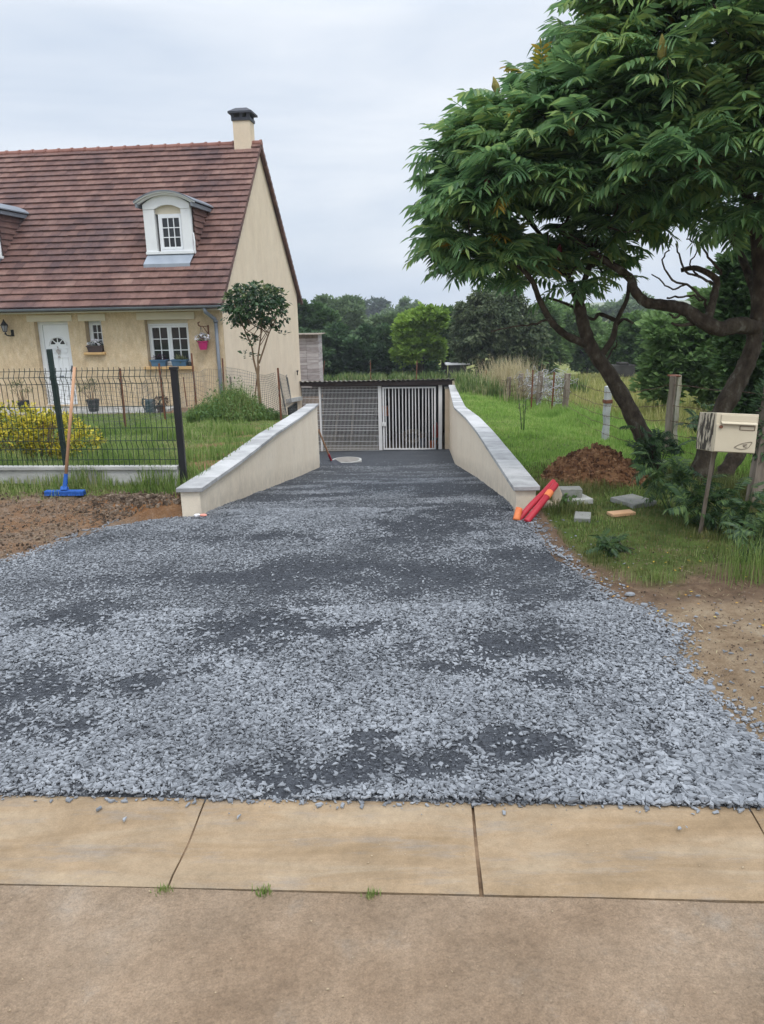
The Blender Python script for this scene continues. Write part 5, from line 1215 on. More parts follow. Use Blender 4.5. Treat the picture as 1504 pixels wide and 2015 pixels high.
def sumac(name, label, base, limbs, ells, ntips, seed, leaf=(.31, .47), nper=(5, 8), extra=None):
    r = np.random.default_rng(seed); root = thing(name, label, 'tree', tuple(base)); off = tuple(base)
    tb = MB(off); skel = []
    for P, r0, r1 in limbs:
        Q = smooth_path(P, 6); rad_ = np.linspace(0, 1, len(Q)); rr = r0 + (r1 - r0) * rad_ ** .8
        rr = rr * (1 + .06 * np.sin(np.arange(len(Q)) * 1.9 + seed) + r.normal(0, .03, len(Q)))
        tb.tube(Q, rr, 10, jit=.05); skel += [(q, x) for q, x in zip(Q, rr)]
    SK = np.array([s[0] for s in skel]); SR = np.array([s[1] for s in skel])
    tips = []
    wts = np.array([e[1][0] * e[1][2] for e in ells]); wts = wts / wts.sum()
    while len(tips) < ntips:
        c, rd = ells[r.choice(len(ells), p=wts)]; d = r.normal(size=3); d[2] = d[2] * .9 + .25; d /= np.linalg.norm(d)
        if d[2] < -.2 and r.random() < .85: continue
        q = np.array(c) + d * np.array(rd) * (.62 + .38 * r.random() ** .5)
        inside_ = sum(np.sum(((q - np.array(c2)) / np.array(rd2)) ** 2) < .42 for c2, rd2 in ells)
        if inside_ and r.random() < .88: continue
        tips.append((q, d))
    # branchlets: each tip joins the nearest grown wood that lies nearer to the trunk
    order = np.argsort([np.min(np.linalg.norm(SK - q, axis=1)) for q, _ in tips]); pts = list(SK); rads = list(SR)
    for i in order:
        q, d = tips[i]; A = np.array(pts); dist = np.linalg.norm(A - q, axis=1) + .35 * np.maximum(0, A[:, 2] - q[2] + .05); j = int(np.argmin(dist)); p = A[j]
        L_ = np.linalg.norm(q - p)
        if L_ < .03: continue
        mid = (p + q) / 2 + np.array((0, 0, -.10 * L_)) + r.normal(0, .09 * L_, 3); m2 = p * .2 + q * .8 + np.array((0, 0, -.05 * L_)) + r.normal(0, .05 * L_, 3)
        Q = curve([p, mid, m2, q], 4); r0 = min(rads[j] * .75, .013 + .012 * L_ / .5); rr = np.linspace(r0, .0075, len(Q)); tb.tube(Q, rr, 6, cap=False, jit=.08)
        pts += list(Q[2:]); rads += list(rr[2:])
    for P, r0, r1 in (extra or []):
        Q = smooth_path(P, 4, .006); tb.tube(Q, np.linspace(r0, r1, len(Q)), 6, jit=.1)
    tb.build('trunk', 'bark', root, smooth=True)
    PP, DD = [], []
    for q, d in tips:
        k = r.integers(*nper); ph = r.uniform(0, 6.28)
        for i in range(k):
            a = ph + i * 2.4; e = r.uniform(-.15, .75); v = np.array((cos(a) * cos(e), sin(a) * cos(e), sin(e))) + d * .55; PP.append(q + d * r.uniform(-.06, .02)); DD.append(v)
    PP = np.array(PP); DD = np.array(DD); s = r.uniform(*leaf, len(PP))
    scatter('crown', SUM, r.integers(0, len(SUM), len(PP)), frames(DD, None, r.normal(0, .25, len(PP))) * s[:, None, None], PP, 'sumac', root, off)
    ky = r.random(len(PP)) < .010
    scatter('yellowing_leaves', SUM, r.integers(0, len(SUM), ky.sum()), frames(DD[ky] + r.normal(0, .3, (ky.sum(), 3))) * (s[ky] * .8)[:, None, None], PP[ky] + DD[ky] * .05, 'sumacyel', root, off)
    # fruit panicles on some shoot tips
    for q, d in [tips[i] for i in r.choice(len(tips), 24, replace=False)]:
        b = MB(off); ax = np.array(d) * .4 + (0, 0, .8); ax /= np.linalg.norm(ax); L_ = r.uniform(.14, .22); q = q + d * .10
        b.tube([q + ax * L_ * t for t in (0, .2, .5, .8, 1)], [.014, .032, .030, .018, .004], 8, jit=.25); b.build('fruit_cone', 'fruit' if r.random() < .72 else 'fruitred', root)
    return root
def A(px, py, Y): return at(px, py, Y)
def ell(px, py, Y, rx, ry, dep): return (at(px, py, Y), (rx * Y / 1500 * 1.03, dep, ry * Y / 1500 * 1.03))
YT = 7.7
b1 = A(1296, 945, YT); b1[2] = g0(b1[0], b1[1]) - .05
sumac('sumac_tree', 'broad leafy tree with a single trunk leaning left over the soil heap', b1, [
    ([b1, A(1275, 880, YT), A(1242, 812, YT), A(1203, 742, YT), A(1168, 692, YT), A(1150, 645, YT), A(1140, 600, YT)], .10, .055),
    ([A(1160, 680, YT), A(1115, 660, YT - .1), A(1085, 632, YT - .15), A(1062, 590, YT - .2), A(1045, 550, YT - .25), A(1000, 500, YT - .3)], .042, .02),
    ([A(1140, 602, YT), A(1124, 560, YT + .1), A(1105, 515, YT + .15), A(1070, 470, YT + .2), A(1030, 420, YT + .2)], .042, .018),
    ([A(1141, 602, YT), A(1150, 555, YT + .1), A(1165, 505, YT + .2), A(1175, 440, YT + .2), A(1180, 360, YT + .1)], .04, .018),
    ([A(1178, 706, YT), A(1205, 668, YT + .05), A(1214, 632, YT + .1), A(1234, 588, YT + .15), A(1238, 550, YT + .2)], .038, .016),
    ([A(1213, 640, YT + .1), A(1228, 628, YT), A(1246, 636, YT)], .02, .01),
    ([A(1215, 632, YT + .1), A(1180, 618, YT + .2), A(1165, 628, YT + .25), A(1120, 600, YT + .3), A(1075, 585, YT + .3)], .022, .012)],
    [ell(1025, 375, YT - .1, 135, 118, .85), ell(1130, 285, YT, 170, 105, 1.0), ell(1050, 415, YT - .1, 165, 50, .85), ell(940, 425, YT - .2, 62, 58, .5), ell(1190, 390, YT - .2, 110, 80, .8), ell(945, 315, YT, 50, 52, .5), ell(930, 492, YT - .2, 50, 36, .35), ell(975, 525, YT - .2, 62, 34, .4), ell(1105, 545, YT + .3, 90, 30, .4), ell(1195, 470, YT - .1, 60, 44, .5)],
    345, 11, extra=[([A(1080, 628, YT - .2), A(1045, 640, YT - .3), A(1010, 643, YT - .35), A(966, 653, YT - .4)], .012, .006), ([A(1190, 715, YT), A(1206, 690, YT + .1), A(1216, 668, YT + .1)], .012, .006)])
YB = 7.35
b2 = A(1372, 975, YB); b2[2] = g0(b2[0], b2[1]) - .05
sumac('sumac_tree', 'larger leafy tree behind the mailbox with one long horizontal limb', b2, [
    ([b2, A(1388, 900, YB), A(1420, 812, YB), A(1455, 745, YB), A(1480, 690, YB), A(1488, 640, YB), A(1495, 560, YB), A(1490, 480, YB), A(1470, 380, YB), A(1440, 280, YB), A(1420, 180, YB), A(1410, 90, YB)], .115, .03),
    ([A(1487, 645, YB), A(1450, 640, YB - .1), A(1415, 647, YB - .15), A(1379, 630, YB - .15), A(1346, 608, YB - .1), A(1304, 600, YB), A(1270, 594, YB), A(1248, 570, YB + .05), A(1238, 545, YB + .1), A(1190, 512, YB + .15), A(1140, 478, YB + .2), A(1095, 450, YB + .2)], .085, .024),
    ([A(1388, 636, YB - .15), A(1396, 618, YB - .1), A(1407, 575, YB), A(1408, 548, YB), A(1370, 528, YB + .05), A(1340, 532, YB + .1)], .05, .02),
    ([A(1492, 600, YB), A(1470, 530, YB + .3), A(1440, 470, YB + .5), A(1390, 400, YB + .6), A(1340, 330, YB + .6)], .045, .02),
    ([A(1480, 420, YB), A(1520, 330, YB - .3), A(1560, 220, YB - .4)], .04, .02),
    ([A(1440, 280, YB), A(1380, 210, YB - .2), A(1310, 130, YB - .3)], .03, .015),
    ([b2, A(1392, 975, YB + .1), A(1420, 940, YB + .15), A(1450, 895, YB + .2), A(1500, 820, YB + .3), A(1570, 730, YB + .4)], .09, .07)],
    [ell(1330, 150, YB, 185, 150, 1.1), ell(1450, 300, YB - .1, 170, 150, 1.1), ell(1300, 370, YB - .2, 150, 72, .9), ell(1500, 90, YB, 200, 170, 1.2), ell(1430, 400, YB - .1, 130, 40, .8), ell(1200, 60, YB + .2, 70, 60, .6), ell(1560, 330, YB, 150, 170, 1.2)],
    425, 12, extra=[([A(1380, 592, YB), A(1360, 582, YB), A(1335, 584, YB), A(1313, 587, YB)], .011, .009), ([A(1395, 620, YB), A(1385, 590, YB), A(1350, 560, YB), A(1318, 545, YB), A(1305, 510, YB), A(1318, 490, YB)], .016, .006),
        ([A(1350, 560, YB), A(1330, 570, YB), A(1310, 560, YB), A(1285, 540, YB)], .01, .006), ([A(1405, 560, YB), A(1375, 545, YB), A(1350, 535, YB), A(1335, 500, YB), A(1330, 480, YB)], .014, .006),
        ([A(1375, 545, YB), A(1360, 520, YB), A(1372, 490, YB)], .010, .005), ([A(1420, 540, YB), A(1395, 505, YB), A(1380, 480, YB), A(1352, 470, YB)], .013, .006), ([A(1380, 632, YB - .1), A(1350, 640, YB - .15), A(1322, 637, YB - .2)], .025, .010),
        ([A(1346, 608, YB - .1), A(1330, 625, YB - .1), A(1318, 618, YB - .1)], .014, .008)])

# generic broadleaf crown made of leaf clumps
def fold(k=6, w=.3):
    out = []
    for _ in range(k):
        a = random.uniform(.7, 1.2) * w; c = random.uniform(-.12, .05); z = random.uniform(.02, .10)
        out.append((np.array([(0, 0, 0), (.45, a, z), (1, 0, c), (.45, -a, z), (.5, 0, 0)]), [(0, 4, 1), (1, 4, 2), (0, 3, 4), (3, 2, 4)]))
    return out
BL = fold(8, .34)
def crown(name, m, parent, off, ells, nclump, per, size, r, clump=.22, up=.35, droop=0.0, low=-.35):
    PP, DD = [], []; w = np.array([e[1][0] * e[1][2] for e in ells]); w = w / w.sum()
    cnt = 0
    while cnt < nclump:
        c, rd = ells[r.choice(len(ells), p=w)]; d = r.normal(size=3); d /= np.linalg.norm(d)
        if d[2] < low and r.random() < .7: continue
        cc = np.array(c) + d * np.array(rd) * (.55 + .45 * r.random() ** .4); cr_ = max(clump * min(rd), size * 1.1) * r.uniform(.6, 1.3)
        k = int(per * r.uniform(.6, 1.4)); dd = rdir(k, r); q = r.random((k, 1)) ** .45
        PP.append(cc + dd * q * cr_ * np.array((1.15, 1.15, .75))); DD.append(dd * .7 + d * .6 + np.array((0, 0, up - droop))); cnt += 1
    P = np.concatenate(PP); D = np.concatenate(DD) + r.normal(0, .35, (len(P), 3)); D[:, 2] *= .45 if droop <= 0 else 1.0; s = size * r.uniform(.6, 1.3, len(P))
    return scatter(name, BL, r.integers(0, len(BL), len(P)), frames(D, None, r.normal(0, .7, len(P))) * s[:, None, None], P, m, parent, off)
def pxell(px, py, rx, ry, Y, dep=None): k = Y / 1500 * 1.03; return (at(px, py, Y), (rx * k, dep or rx * k * .8, ry * k))
FM = {}
def fol(key, cols, transl=.2):
    if key not in FM: FM[key] = leafmat('foliage_' + key, cols, transl, .6, .6, .2, .45)
    return FM[key]
def bgtree(name, label, cat, ells_px, Y, m, nclump, per, size, seed, trunk=None, group=None, clump=.25, droop=0, low=-.35, dep=None):
    r = np.random.default_rng(seed); E_ = [pxell(*e, Y, dep) for e in ells_px]
    L_ = []
    for c, rd in E_:
        for _ in range(5):
            d = rdir(1, r, .25)[0]; f = r.uniform(.32, .58); L_.append((np.array(c) + d * np.array(rd) * r.uniform(.70, .98), tuple(np.array(rd) * f)))
    E_ = [(c, tuple(np.array(rd) * .88)) for c, rd in E_] + L_
    bx_ = np.mean([e[0][0] for e in E_]); by_ = np.mean([e[0][1] for e in E_]); base = (bx_, by_, g0(bx_, by_))
    root = thing(name, label, cat, base, 0, group)
    top = max(e[0][2] + e[1][2] * .5 for e in E_)
    if trunk:
        tb = MB(base); tx = at(trunk, 700, Y)[0]; tb.tube([(tx, by_, base[2] - .4), (tx + .1, by_, base[2] * .6 + top * .4), (bx_, by_, top)], [.018 * Y / 3.2, .012 * Y / 3.2, .03], 8)
        for e in E_[:5]: tb.tube([(tx + .05, by_, base[2] * .65 + top * .35), tuple((np.array((tx, by_, base[2])) + e[0]) / 2 + (0, 0, .4)), tuple(e[0])], [.006 * Y / 3, .004 * Y / 3, .02], 6)
        tb.build('trunk', 'barkdark', root)
    crown('crown', m, root, base, E_, nclump, per, size, r, clump, droop=droop, low=low)
    return root
G_dark = fol('dark', [(.042, .085, .030), (.075, .14, .048), (.12, .20, .068)], .35)
G_hedge = fol('hedge', [(.034, .070, .033), (.065, .12, .052), (.105, .17, .068)], .3)
G_mid = fol('mid', [(.065, .125, .04), (.11, .19, .06), (.165, .255, .08)], .3)
G_blue = fol('bluish', [(.095, .145, .072), (.145, .21, .10), (.20, .27, .13)], .35)
G_far = fol('far', [(.06, .09, .06), (.095, .13, .085)])
G_yel = fol('bright', [(.13, .22, .03), (.20, .32, .05), (.30, .42, .08)], .4)
G_grey = fol('greyish', [(.062, .092, .045), (.11, .145, .07), (.175, .21, .108)], .35)
G_bush = fol('bush', [(.095, .175, .058), (.155, .25, .085), (.22, .32, .115)], .42)
bgtree('hedge', 'long dark evergreen hedge behind the shed', 'hedge', [(560 + 52 * i, 704 + (i % 2) * 4, 42, 46) for i in range(6)], 42, G_hedge, 1500, 46, 0.22, 201, low=-2, dep=1.6)
bgtree('tree', 'dark green tree rising beside the plank cabin', 'tree', [(610, 660, 38, 55), (590, 640, 20, 35)], 48, G_dark, 420, 44, 0.26, 202, trunk=610)
bgtree('tree', 'wide pale green tree above the hedge, right of the cabin', 'tree', [(655, 630, 38, 38), (690, 660, 34, 50), (630, 660, 30, 40)], 66, G_blue, 640, 44, 0.32, 203, trunk=660)
bgtree('tree', 'tall narrow dark tree on the far skyline', 'tree', [(709, 618, 13, 20), (709, 640, 9, 14)], 190, G_far, 60, 30, 1.2, 204, trunk=709)
bgtree('tree', 'rounded dark tree on the far skyline', 'tree', [(742, 622, 18, 19), (752, 632, 12, 12)], 190, G_far, 80, 30, 1.2, 205, trunk=744)
bgtree('tree', 'far broad green tree, widest on the skyline', 'tree', [(790, 626, 34, 23), (765, 650, 30, 25), (820, 640, 25, 25)], 120, G_blue, 320, 36, 0.6, 206, trunk=795)
bgtree('tree', 'bluish bushy tree between the hedge and the bright tree', 'tree', [(755, 675, 30, 42), (735, 690, 25, 35)], 56, G_blue, 380, 44, 0.28, 207, trunk=755)
bgtree('tree', 'bright yellow green tree in the middle of the background', 'tree', [(812, 662, 34, 46), (845, 630, 34, 28), (800, 690, 20, 25), (835, 690, 26, 26)], 38, G_yel, 480, 46, 0.21, 208, trunk=825)
bgtree('tree', 'plain green tree with slanting stems right of the bright tree', 'tree', [(880, 645, 32, 34), (868, 680, 24, 34), (905, 680, 22, 34)], 43, G_mid, 380, 44, 0.23, 209, trunk=872)
bgtree('tree', 'big dark drooping tree before the meadow, darkest of all', 'tree', [(965, 640, 62, 66), (925, 660, 36, 62), (1015, 650, 48, 66), (960, 690, 60, 40)], 36, G_grey, 900, 50, 0.17, 210, trunk=945, droop=1.1)
bgtree('tree', 'leafy green tree left of the leaning trunk across the meadow', 'tree', [(1075, 690, 40, 55), (1045, 705, 28, 40)], 44, G_bush, 420, 44, 0.24, 211, trunk=1075)
bgtree('tree', 'rounded green tree seen behind the leaning trunk', 'tree', [(1150, 675, 56, 55), (1115, 640, 30, 35), (1190, 700, 40, 38)], 46, G_bush, 560, 44, 0.25, 212, trunk=1150)
bgtree('tree', 'far green treetop on the hill beyond the meadow', 'tree', [(1245, 618, 50, 22), (1195, 630, 40, 22), (1290, 625, 30, 20)], 120, G_blue, 320, 40, 0.6, 213, trunk=1245)
bgtree('bush', 'wide pale green bush beyond the meadow, right of the leaning trunk', 'bush', [(1265, 655, 60, 40), (1230, 690, 45, 40), (1320, 680, 60, 50), (1280, 700, 50, 35)], 34, G_mid, 700, 46, 0.2, 214, low=-2)
bgtree('bush', 'big loose bush with large leaves overhanging the meadow fence', 'bush', [(1350, 700, 66, 60), (1400, 640, 52, 60), (1310, 745, 40, 30), (1420, 740, 50, 50)], 15.5, G_bush, 430, 40, 0.15, 215, low=-2)
bgtree('tree', 'dense dark leafy tree filling the right edge behind the mailbox', 'tree', [(1470, 580, 56, 90), (1520, 700, 60, 120), (1450, 700, 36, 60), (1490, 800, 40, 60), (1540, 480, 60, 90)], 11.5, G_dark, 760, 46, 0.11, 216, trunk=1530)
r4 = np.random.default_rng(88)
# ivy clad post at the right edge
ib = onT(1478, 1005, 6); t = thing('ivy_post', 'old pale post wrapped in dark ivy at the right edge', 'post', tuple(ib))
MB().bar((0, 0, -.1), (.06, 0, 1.05), .10, .09).build('post', 'oldwood', t)
P, D = cloud((.10, .02, .80), (.16, .12, .45), 900, r4, .5); leaves('ivy', G_hedge, t, P, D, .06, r4)
# long low trough at the foot of the bushes
q = at(1222, 722, 33); o = MB().box(-.55, -.25, -.4, .55, .25, .10).box(-.15, -.26, .10, .25, .26, .2).build('trough', 'dark', loc=tuple(q), bevel=.03); tag(o, 'low dark trough at the foot of the bushes across the meadow', 'trough')  # stands for an unidentified dark, trailer-like object
q = at(900, 716, 36); t = thing('white_table', 'low white board under the dark drooping tree', 'table', tuple(q)); MB().box(-.55, -.4, -.02, .55, .4, .05).build('top', 'paper', t); MB().box(-.4, -.3, -.7, .4, .3, -.03).build('base', 'dark', t)
q = at(700, 657, 150); t = thing('far_house', 'tiny far house with a grey roof among the trees', 'house', tuple(q))
MB().box(-3, -2, -3, 3, 2, -.5).build('wall', 'cream', t); MB().prism([(-3.2, -2.3, -.6), (3.2, -2.3, -.6), (3.2, 0, 1.0), (-3.2, 0, 1.0)], (0, .1, .1)).build('roof', 'zinc', t)

# lollipop laurel on the bank
lb_ = at(514, 812, 14.5); lb_[2] = g0(lb_[0], lb_[1]) - .03; YL = 14.5
t = thing('laurel_tree', 'small multi stemmed tree with a round glossy crown by the gable', 'tree', tuple(lb_)); off = tuple(lb_)
b = MB(off); f = A(508, 745, YL)
b.tube(curve([lb_, A(512, 790, YL), f, A(509, 720, YL)], 4), np.linspace(.032, .026, 13), 8)
fork = A(508, 732, YL); ends_ = []
for P, r0 in (([A(508, 740, YL), A(500, 710, YL), A(495, 680, YL), A(478, 640, YL), A(472, 615, YL)], .022), ([A(509, 725, YL), A(508, 705, YL), A(513, 665, YL), A(518, 625, YL)], .02), ([A(510, 715, YL), A(520, 685, YL), A(530, 655, YL), A(545, 625, YL)], .02)):
    Q = curve(P, 5); b.tube(Q, np.linspace(r0, .010, len(Q)), 6); ends_.append(Q)
for i in range(22):
    Q = ends_[i % 3]; s = Q[random.randint(len(Q) // 2, len(Q) - 2)]; e_ = A(r4.uniform(455, 552), r4.uniform(585, 640), YL + r4.uniform(-.4, .4)); b.tube(curve([s, (s + e_) / 2 + r4.normal(0, .05, 3), e_], 3), np.linspace(.008, .004, 7), 5)
b.build('trunk', 'barkpale', t, smooth=True)
LE = [pxell(503, 602, 52, 36, YL, .5), pxell(470, 612, 26, 24, YL, .35), pxell(540, 612, 24, 28, YL, .35), pxell(505, 580, 46, 22, YL, .4)]
crown('crown', 'laurel', t, off, LE, 150, 14, .085, r4, .32, up=-.2, droop=.4, low=-2)
TE = [pxell(503, 585, 52, 24, YL, .5), pxell(475, 592, 28, 20, YL, .4), pxell(540, 592, 24, 20, YL, .4)]
crown('young_leaves', 'laureltop', t, off, TE, 34, 12, .07, r4, .2, up=.5, low=.2)
crown('low_sprays', 'laurel', t, off, [pxell(555, 655, 12, 8, YL, .12), pxell(492, 668, 10, 8, YL, .1), pxell(490, 697, 7, 7, YL, .1), pxell(470, 635, 8, 8, YL, .1)], 16, 10, .08, r4, .6, low=-2)

# yellow shrub behind the fence
q = np.array((-3.85, 8.35, .17)); t = thing('yellow_shrub', 'low golden yellow variegated shrub behind the mesh fence', 'shrub', tuple(q))
b = MB()
for i in range(26):
    a = r4.uniform(0, 6.28); e_ = np.array((r4.uniform(-.7, .5), r4.uniform(-.3, .3), r4.uniform(.25, .55))); b.tube([(e_[0] * .5, e_[1] * .4, 0), e_ * (.8, .8, .6), e_], [.008, .006, .003], 4)
b.build('stems', 'barkpale', t)
EE = [((-.25, 0, .32), (.45, .36, .32)), ((-.55, .05, .40), (.28, .3, .28)), ((.22, 0, .28), (.34, .32, .28)), ((.52, .05, .22), (.24, .24, .17)), ((-.10, 0, .22), (.5, .4, .22))]
crown('foliage', 'euon', t, (0, 0, 0), [(np.array(c), rd) for c, rd in EE], 420, 20, .042, r4, .22, low=-2)
def herb(name, label, cat, q, n, hgt, spread, m, size, protos, seed, group=None, up=1.0):
    r = np.random.default_rng(seed); t = thing(name, label, cat, tuple(q), 0, group); b = MB(); PP, DD = [], []
    for i in range(n):
        a = r.uniform(0, 6.28); d = r.uniform(.1, 1) * spread; tip = np.array((d * cos(a), d * sin(a), hgt * r.uniform(.55, 1.1))); base = np.array((d * .25 * cos(a), d * .25 * sin(a), 0))
        b.tube([base, base * .6 + tip * .4 + (0, 0, .1 * hgt), tip], [.006, .004, .002], 4, cap=False)
        for k in range(7): s = .35 + .65 * k / 6; PP.append(base * (1 - s) + tip * s + (0, 0, .1 * hgt * sin(pi * s))); DD.append(r.normal(size=3) + (0, 0, up * .3))
    b.build('stems', 'laurel', t); PP, DD = np.array(PP), np.array(DD); s = size * r.uniform(.6, 1.2, len(PP))
    scatter('leaves', protos, r.integers(0, len(protos), len(PP)), frames(DD) * s[:, None, None], PP, m, t); return t
for px, py, Y, h, sp, lab in ((1283, 950, 7.1, .62, .25, 'dark sumac sucker growing at the foot of the leaning trunk'), (1340, 1015, 6.6, .55, .42, 'dark sumac sucker with drooping leaves left of the mailbox pole'), (1395, 1040, 6.2, .32, .35, 'low fresh green sucker right behind the mailbox pole'), (1460, 1060, 5.9, .38, .40, 'wide ferny sucker at the right edge below the mailbox'), (1195, 1085, 5.55, .09, .12, 'small dark weed with lobed leaves near the chippings edge'), (1500, 1100, 5.4, .3, .3, 'grassy sucker at the right border by the bare soil'), (1395, 905, 8.6, .7, .35, 'bright sucker between the two trunks by the fence post')):
    q = onT(px, py, 4.5); herb('sumac_sapling', lab, 'sapling', q, 9 if h > .2 else 5, h, sp, 'sumac_shaded', .19 if h > .2 else .12, SUM, int(px), 'sumac suckers under the trees')
q = at(1120, 990, 6.5); q[2] = g0(q[0], q[1]); herb('weed', 'small blue green weed in front of the pale slab', 'weed', q, 7, .10, .14, G_mid, .07, BL, 301)
q = onT(1030, 850, 6); herb('weed', 'tall thin weed with reddish top beside the right wall', 'weed', q, 5, .55, .16, 'olive', .10, LEAFN, 302)
q = onT(1092, 755, 6, 30)
# clump of tall weeds on the bank
cb_ = at(455, 822, 14.2); cb_[2] = g0(cb_[0], cb_[1])
t = thing('weed_clump', 'tall bushy weeds growing on the bank below the gable', 'weeds', tuple(cb_))
r5 = np.random.default_rng(66); n = 7500; a = r5.uniform(0, 6.28, n); d = r5.random(n) ** .5; X = d * np.cos(a) * .86 + .05; Y = d * np.sin(a) * .7
hh = (.14 + .72 * np.exp(-(d / .62) ** 2) * (.6 + .8 * vnoise(X * 4, Y * 4, 171))) * r5.uniform(.4, 1.15, n) * (1 - .25 * X)
BLADE = []
for i in range(6):
    bend = random.uniform(.1, .7); w = .5; BLADE.append((np.array([(-w, 0, 0), (w, 0, 0), (w * .7, bend * .35, .55), (-w * .7, bend * .35, .55), (0, bend, .95 - bend * .25)]), [(0, 1, 2, 3), (3, 2, 4)]))
def blades(X, Y, Z, hgt, wid, r):
    n = len(X); a = r.uniform(0, 2 * pi, n); Rm = rotz(a); S_ = np.stack([wid, hgt, hgt], 1); tl = r.normal(0, .18, n)
    Rm = Rm * S_[:, None, :]; return Rm, np.stack([X, Y, Z], 1)
zb = ground_z(X + cb_[0], Y + cb_[1]) - cb_[2]
Rm, P = blades(X, Y, zb, hh, np.full(n, .010), r5); scatter('blades', BLADE, r5.integers(0, 6, n), Rm, P, 'grass', t)
P = np.stack([X, Y, zb + hh * r5.uniform(.3, .95, n)], 1)[:5200]; leaves('leaves', G_mid, t, P, rdir(len(P), r5, .3), .06, r5)
# pale wild grasses clump by the meadow fence
for px, py, Y, w_, h_, n, lab in ((1003, 768, 24, .85, 1.35, 1500, 'tall clump of straw coloured wild grass by the meadow fence'), (1040, 772, 21, .5, .9, 500, 'shorter straw grass clump beside the wire tangle')):
    q = at(px, py, Y); q[2] = g0(q[0], q[1]); t = thing('wild_grass', lab, 'grass clump', tuple(q), 0, 'straw grass clumps')
    X, Y_ = r5.normal(0, w_ * .5, n), r5.normal(0, .5, n); Rm, P = blades(X, Y_, np.zeros(n), h_ * r5.uniform(.5, 1.15, n), np.full(n, .014), r5); scatter('blades', BLADE, r5.integers(0, 6, n), Rm, P, 'straw', t)

# ------------------------------------------------------------------ grass as ground cover
def sow(name, label, n, xr_, yr_, wf, hf, wid, m, seed, cat='grass', ydist=1.0):
    r = np.random.default_rng(seed); X = r.uniform(*xr_, n); Y = yr_[0] + (yr_[1] - yr_[0]) * r.random(n) ** ydist
    k = r.random(n) < wf(X, Y); X, Y = X[k], Y[k]; k2 = (np.abs(X) < .66 * Y + 1.2); X, Y = X[k2], Y[k2]
    Z = ground_z(X, Y) + bumps(X, Y) - .004; hgt = hf(X, Y) * r.uniform(.45, 1.2, len(X)); w = wid * (1 + Y / 9)
    Rm, P = blades(X, Y, Z, hgt, w * np.ones(len(X)), r)
    o = scatter(name, BLADE, r.integers(0, 6, len(X)), Rm, P, m); return tag(o, label, cat, kind='stuff')
cl_ = lambda X, Y: sstep(.45, .7, vnoise(X * 2.4, Y * 2.4, 121))
LFT = lambda X, Y: grass_w(X, Y) * (X < 0)
sow('lawn_grass', 'rough green lawn between the mesh fence and the house', 90000, (-8, -1.3), (6.7, 18.7), LFT, lambda X, Y: (.035 + .19 * cl_(X, Y)) * (1 - .72 * sstep(11.5, 14, Y)) + .10 * np.exp(-((Y - fence_y(X) - .25) / .35) ** 2), .0045, 'grass', 401, ydist=1.6)
sow('fence_grass', 'long grass fringe growing in front of the kickboard', 7000, (-4.4, -1.95), (6.5, 7.1), lambda X, Y: sstep(-.30, -.03, Y - fence_y(X) + (vnoise(X * 6, Y * 2, 131) - .5) * .25) * (Y < fence_y(X) + .0) * (.25 + .75 * sstep(.4, .6, vnoise(X * 3, Y, 132))) * (1 - .8 * sstep(-2.25, -2.05, X)), lambda X, Y: .04 + .20 * vnoise(X * 4, Y * 3, 133) ** 1.5, .0038, 'grass', 402)
RGT = lambda X, Y: grass_w(X, Y) * (X > 0) * (1 - sstep(4.0, 4.8, X) * sstep(7.5, 9, Y))
sow('meadow_turf', 'short bright green turf beside the driveway wall', 150000, (1.2, 6), (7.4, 30), lambda X, Y: RGT(X, Y) * sstep(7.2, 8.4, Y), lambda X, Y: .045 + .05 * cl_(X, Y) + .25 * sstep(-.7, 0, X - 4.0) + .25 * sstep(20, 24, Y), .0045, 'lawn', 403, ydist=1.5)
sow('dull_grass', 'dull patchy grass under the trees around the mailbox', 90000, (1.2, 5), (4.3, 8.2), lambda X, Y: RGT(X, Y) * (1 - .8 * sstep(7.2, 8.4, Y)) * (.4 + .6 * cl_(X, Y)), lambda X, Y: .04 + .07 * cl_(X, Y) + .10 * sstep(2.4, 3.2, X), .0032, 'dryish', 404)
sow('shade_grass', 'greener grass tufts among the dull grass by the mailbox', 26000, (1.5, 5), (4.6, 8.4), lambda X, Y: RGT(X, Y) * sstep(.45, .6, vnoise(X * 2.2, Y * 2.2, 141)), lambda X, Y: .05 + .08 * sstep(2.2, 3, X), .0035, 'grass', 405)
sow('hay_meadow', 'yellowing hay meadow beyond the barbed wire fence', 130000, (3.9, 24), (8, 46), lambda X, Y: sstep(4.0, 4.7, X) * (X > 0), lambda X, Y: .30 + .2 * cl_(X, Y), .009, 'hay', 406, ydist=1.3)
sow('back_weeds', 'tall green weeds along the ground behind the shed', 22000, (-4, 6), (33, 41), lambda X, Y: np.ones_like(X), lambda X, Y: .22 + .35 * cl_(X, Y), .012, 'weeds', 407)
sow('wall_weeds', 'tall wild grass at the far end of the turf', 16000, (2.2, 6), (22, 32), lambda X, Y: (X > xr(Y) + .2) * 1.0, lambda X, Y: .35 + .45 * cl_(X, Y), .010, 'weeds', 408)
tf = [(112, 968, .10), (1285, 1140, .18), (322, 1749, .03), (516, 1752, .035), (733, 1757, .03), (1478, 1140, .25)]
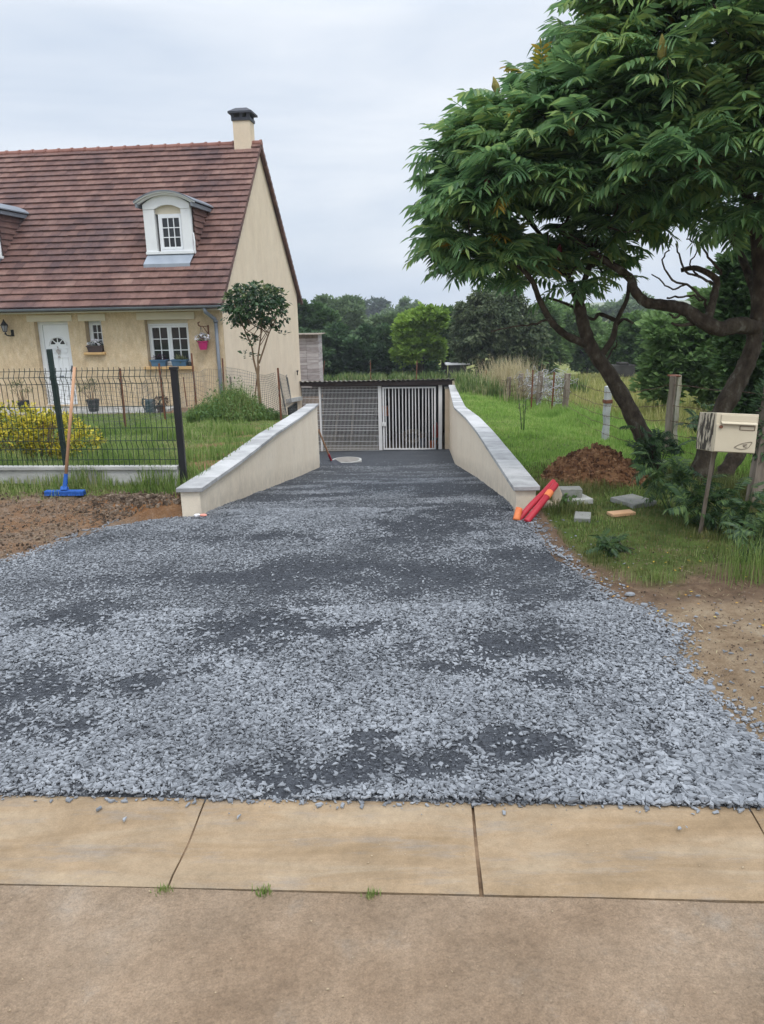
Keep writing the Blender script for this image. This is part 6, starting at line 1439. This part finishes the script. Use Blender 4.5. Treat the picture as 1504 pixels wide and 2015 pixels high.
for i, (px, py, w_) in enumerate(tf):
    lab = ['small green grass tuft alone on the left dirt', 'low grass tuft alone on the right bare soil', 'tiny weed tuft in the road joint, leftmost one', 'tiny weed tuft in the road joint, middle one', 'tiny weed tuft in the road joint, rightmost one', 'rank grass tuft at the right border of the soil'][i]
    q = onT(px, py, 2.6) if w_ > .05 else at(px, py, 1.985 - .0585 * at(px, py, 2.0)[0]); n = 60 if w_ < .05 else 260; q = (q[0], q[1], -.004 if w_ < .05 else q[2])
    X, Y_ = r5.normal(0, w_ * .5, n), r5.normal(0, w_ * .3, n); Rm, P = blades(X, Y_, np.zeros(n), (w_ * .9 if w_ < .05 else .08 + .3 * (w_ > .2)) * r5.uniform(.4, 1.2, n), np.full(n, .003), r5)
    o = scatter('grass_tuft', BLADE, r5.integers(0, 6, n), Rm, P, 'grass', None, (0, 0, 0)); o.location = q; tag(o, lab, 'grass tuft', 'loose grass tufts')
n = 900; X = np.concatenate([rng.uniform(1.4, 3.4, n // 2), rng.uniform(-4, -1.8, n // 2)]); Y = np.concatenate([rng.uniform(3.6, 5.4, n // 2), rng.uniform(5.2, 6.9, n // 2)]); k = (X > gxr(Y) + .05) | (X < gxl(Y) - .05); X, Y = X[k], Y[k]; n = len(X)
tag(scatter('dry_litter', LEAFN, np.zeros(n, int), frames(np.stack([rng.normal(size=n), rng.normal(size=n), rng.normal(0, .12, n)], 1)) * rng.uniform(.02, .07, n)[:, None, None] * np.array((1, .35, 1)), np.stack([X, Y, ground_z(X, Y) + bumps(X, Y) + heap_z(X, Y) + .008], 1), 'straw'), 'dry straw and plant litter strewn over the bare soil', 'litter', kind='stuff')
# fallen yellow leaves and twigs
n = 70; X = rng.uniform(1.4, 3.2, n); Y = rng.uniform(3.9, 5.6, n); k = X > gxr(Y) + .05; X, Y = X[k], Y[k]
tag(scatter('fallen_leaves', BL, rng.integers(0, 8, len(X)), frames(np.stack([rng.normal(size=len(X)), rng.normal(size=len(X)), rng.normal(0, .1, len(X))], 1)) * .022, np.stack([X, Y, ground_z(X, Y) + bumps(X, Y) + .012], 1), 'yleaf'), 'scattered small yellow fallen leaves on the soil', 'leaves', kind='stuff')
q = onT(1205, 1075, 5); b = MB(); b.tube(curve([(0, .1, .03), (.03, .02, .06), (.05, -.08, .03), (.12, -.14, .02)], 4), .005, 5); b.tube([(.05, -.08, .03), (.02, -.18, .02)], .004, 4)
tag(b.build('twig', 'barkdark', loc=tuple(q)), 'bare crooked twig lying in the grass at the right', 'twig')

# ------------------------------------------------------------------ moist air
hm = bpy.data.materials.new('moist_air'); hm.use_nodes = True; ht = hm.node_tree; ht.nodes.clear()
ho = ht.nodes.new('ShaderNodeOutputMaterial'); hv = ht.nodes.new('ShaderNodeVolumePrincipled')
hv.inputs['Color'].default_value = (.86, .92, 1, 1); hv.inputs['Density'].default_value = .0008; hv.inputs['Anisotropy'].default_value = .2
ht.links.new(hv.outputs[0], ho.inputs['Volume'])
tag(MB((0, 0, 0)).box(-1000, -90, -14, 1000, 920, 24).build('haze', hm), kind='stuff')
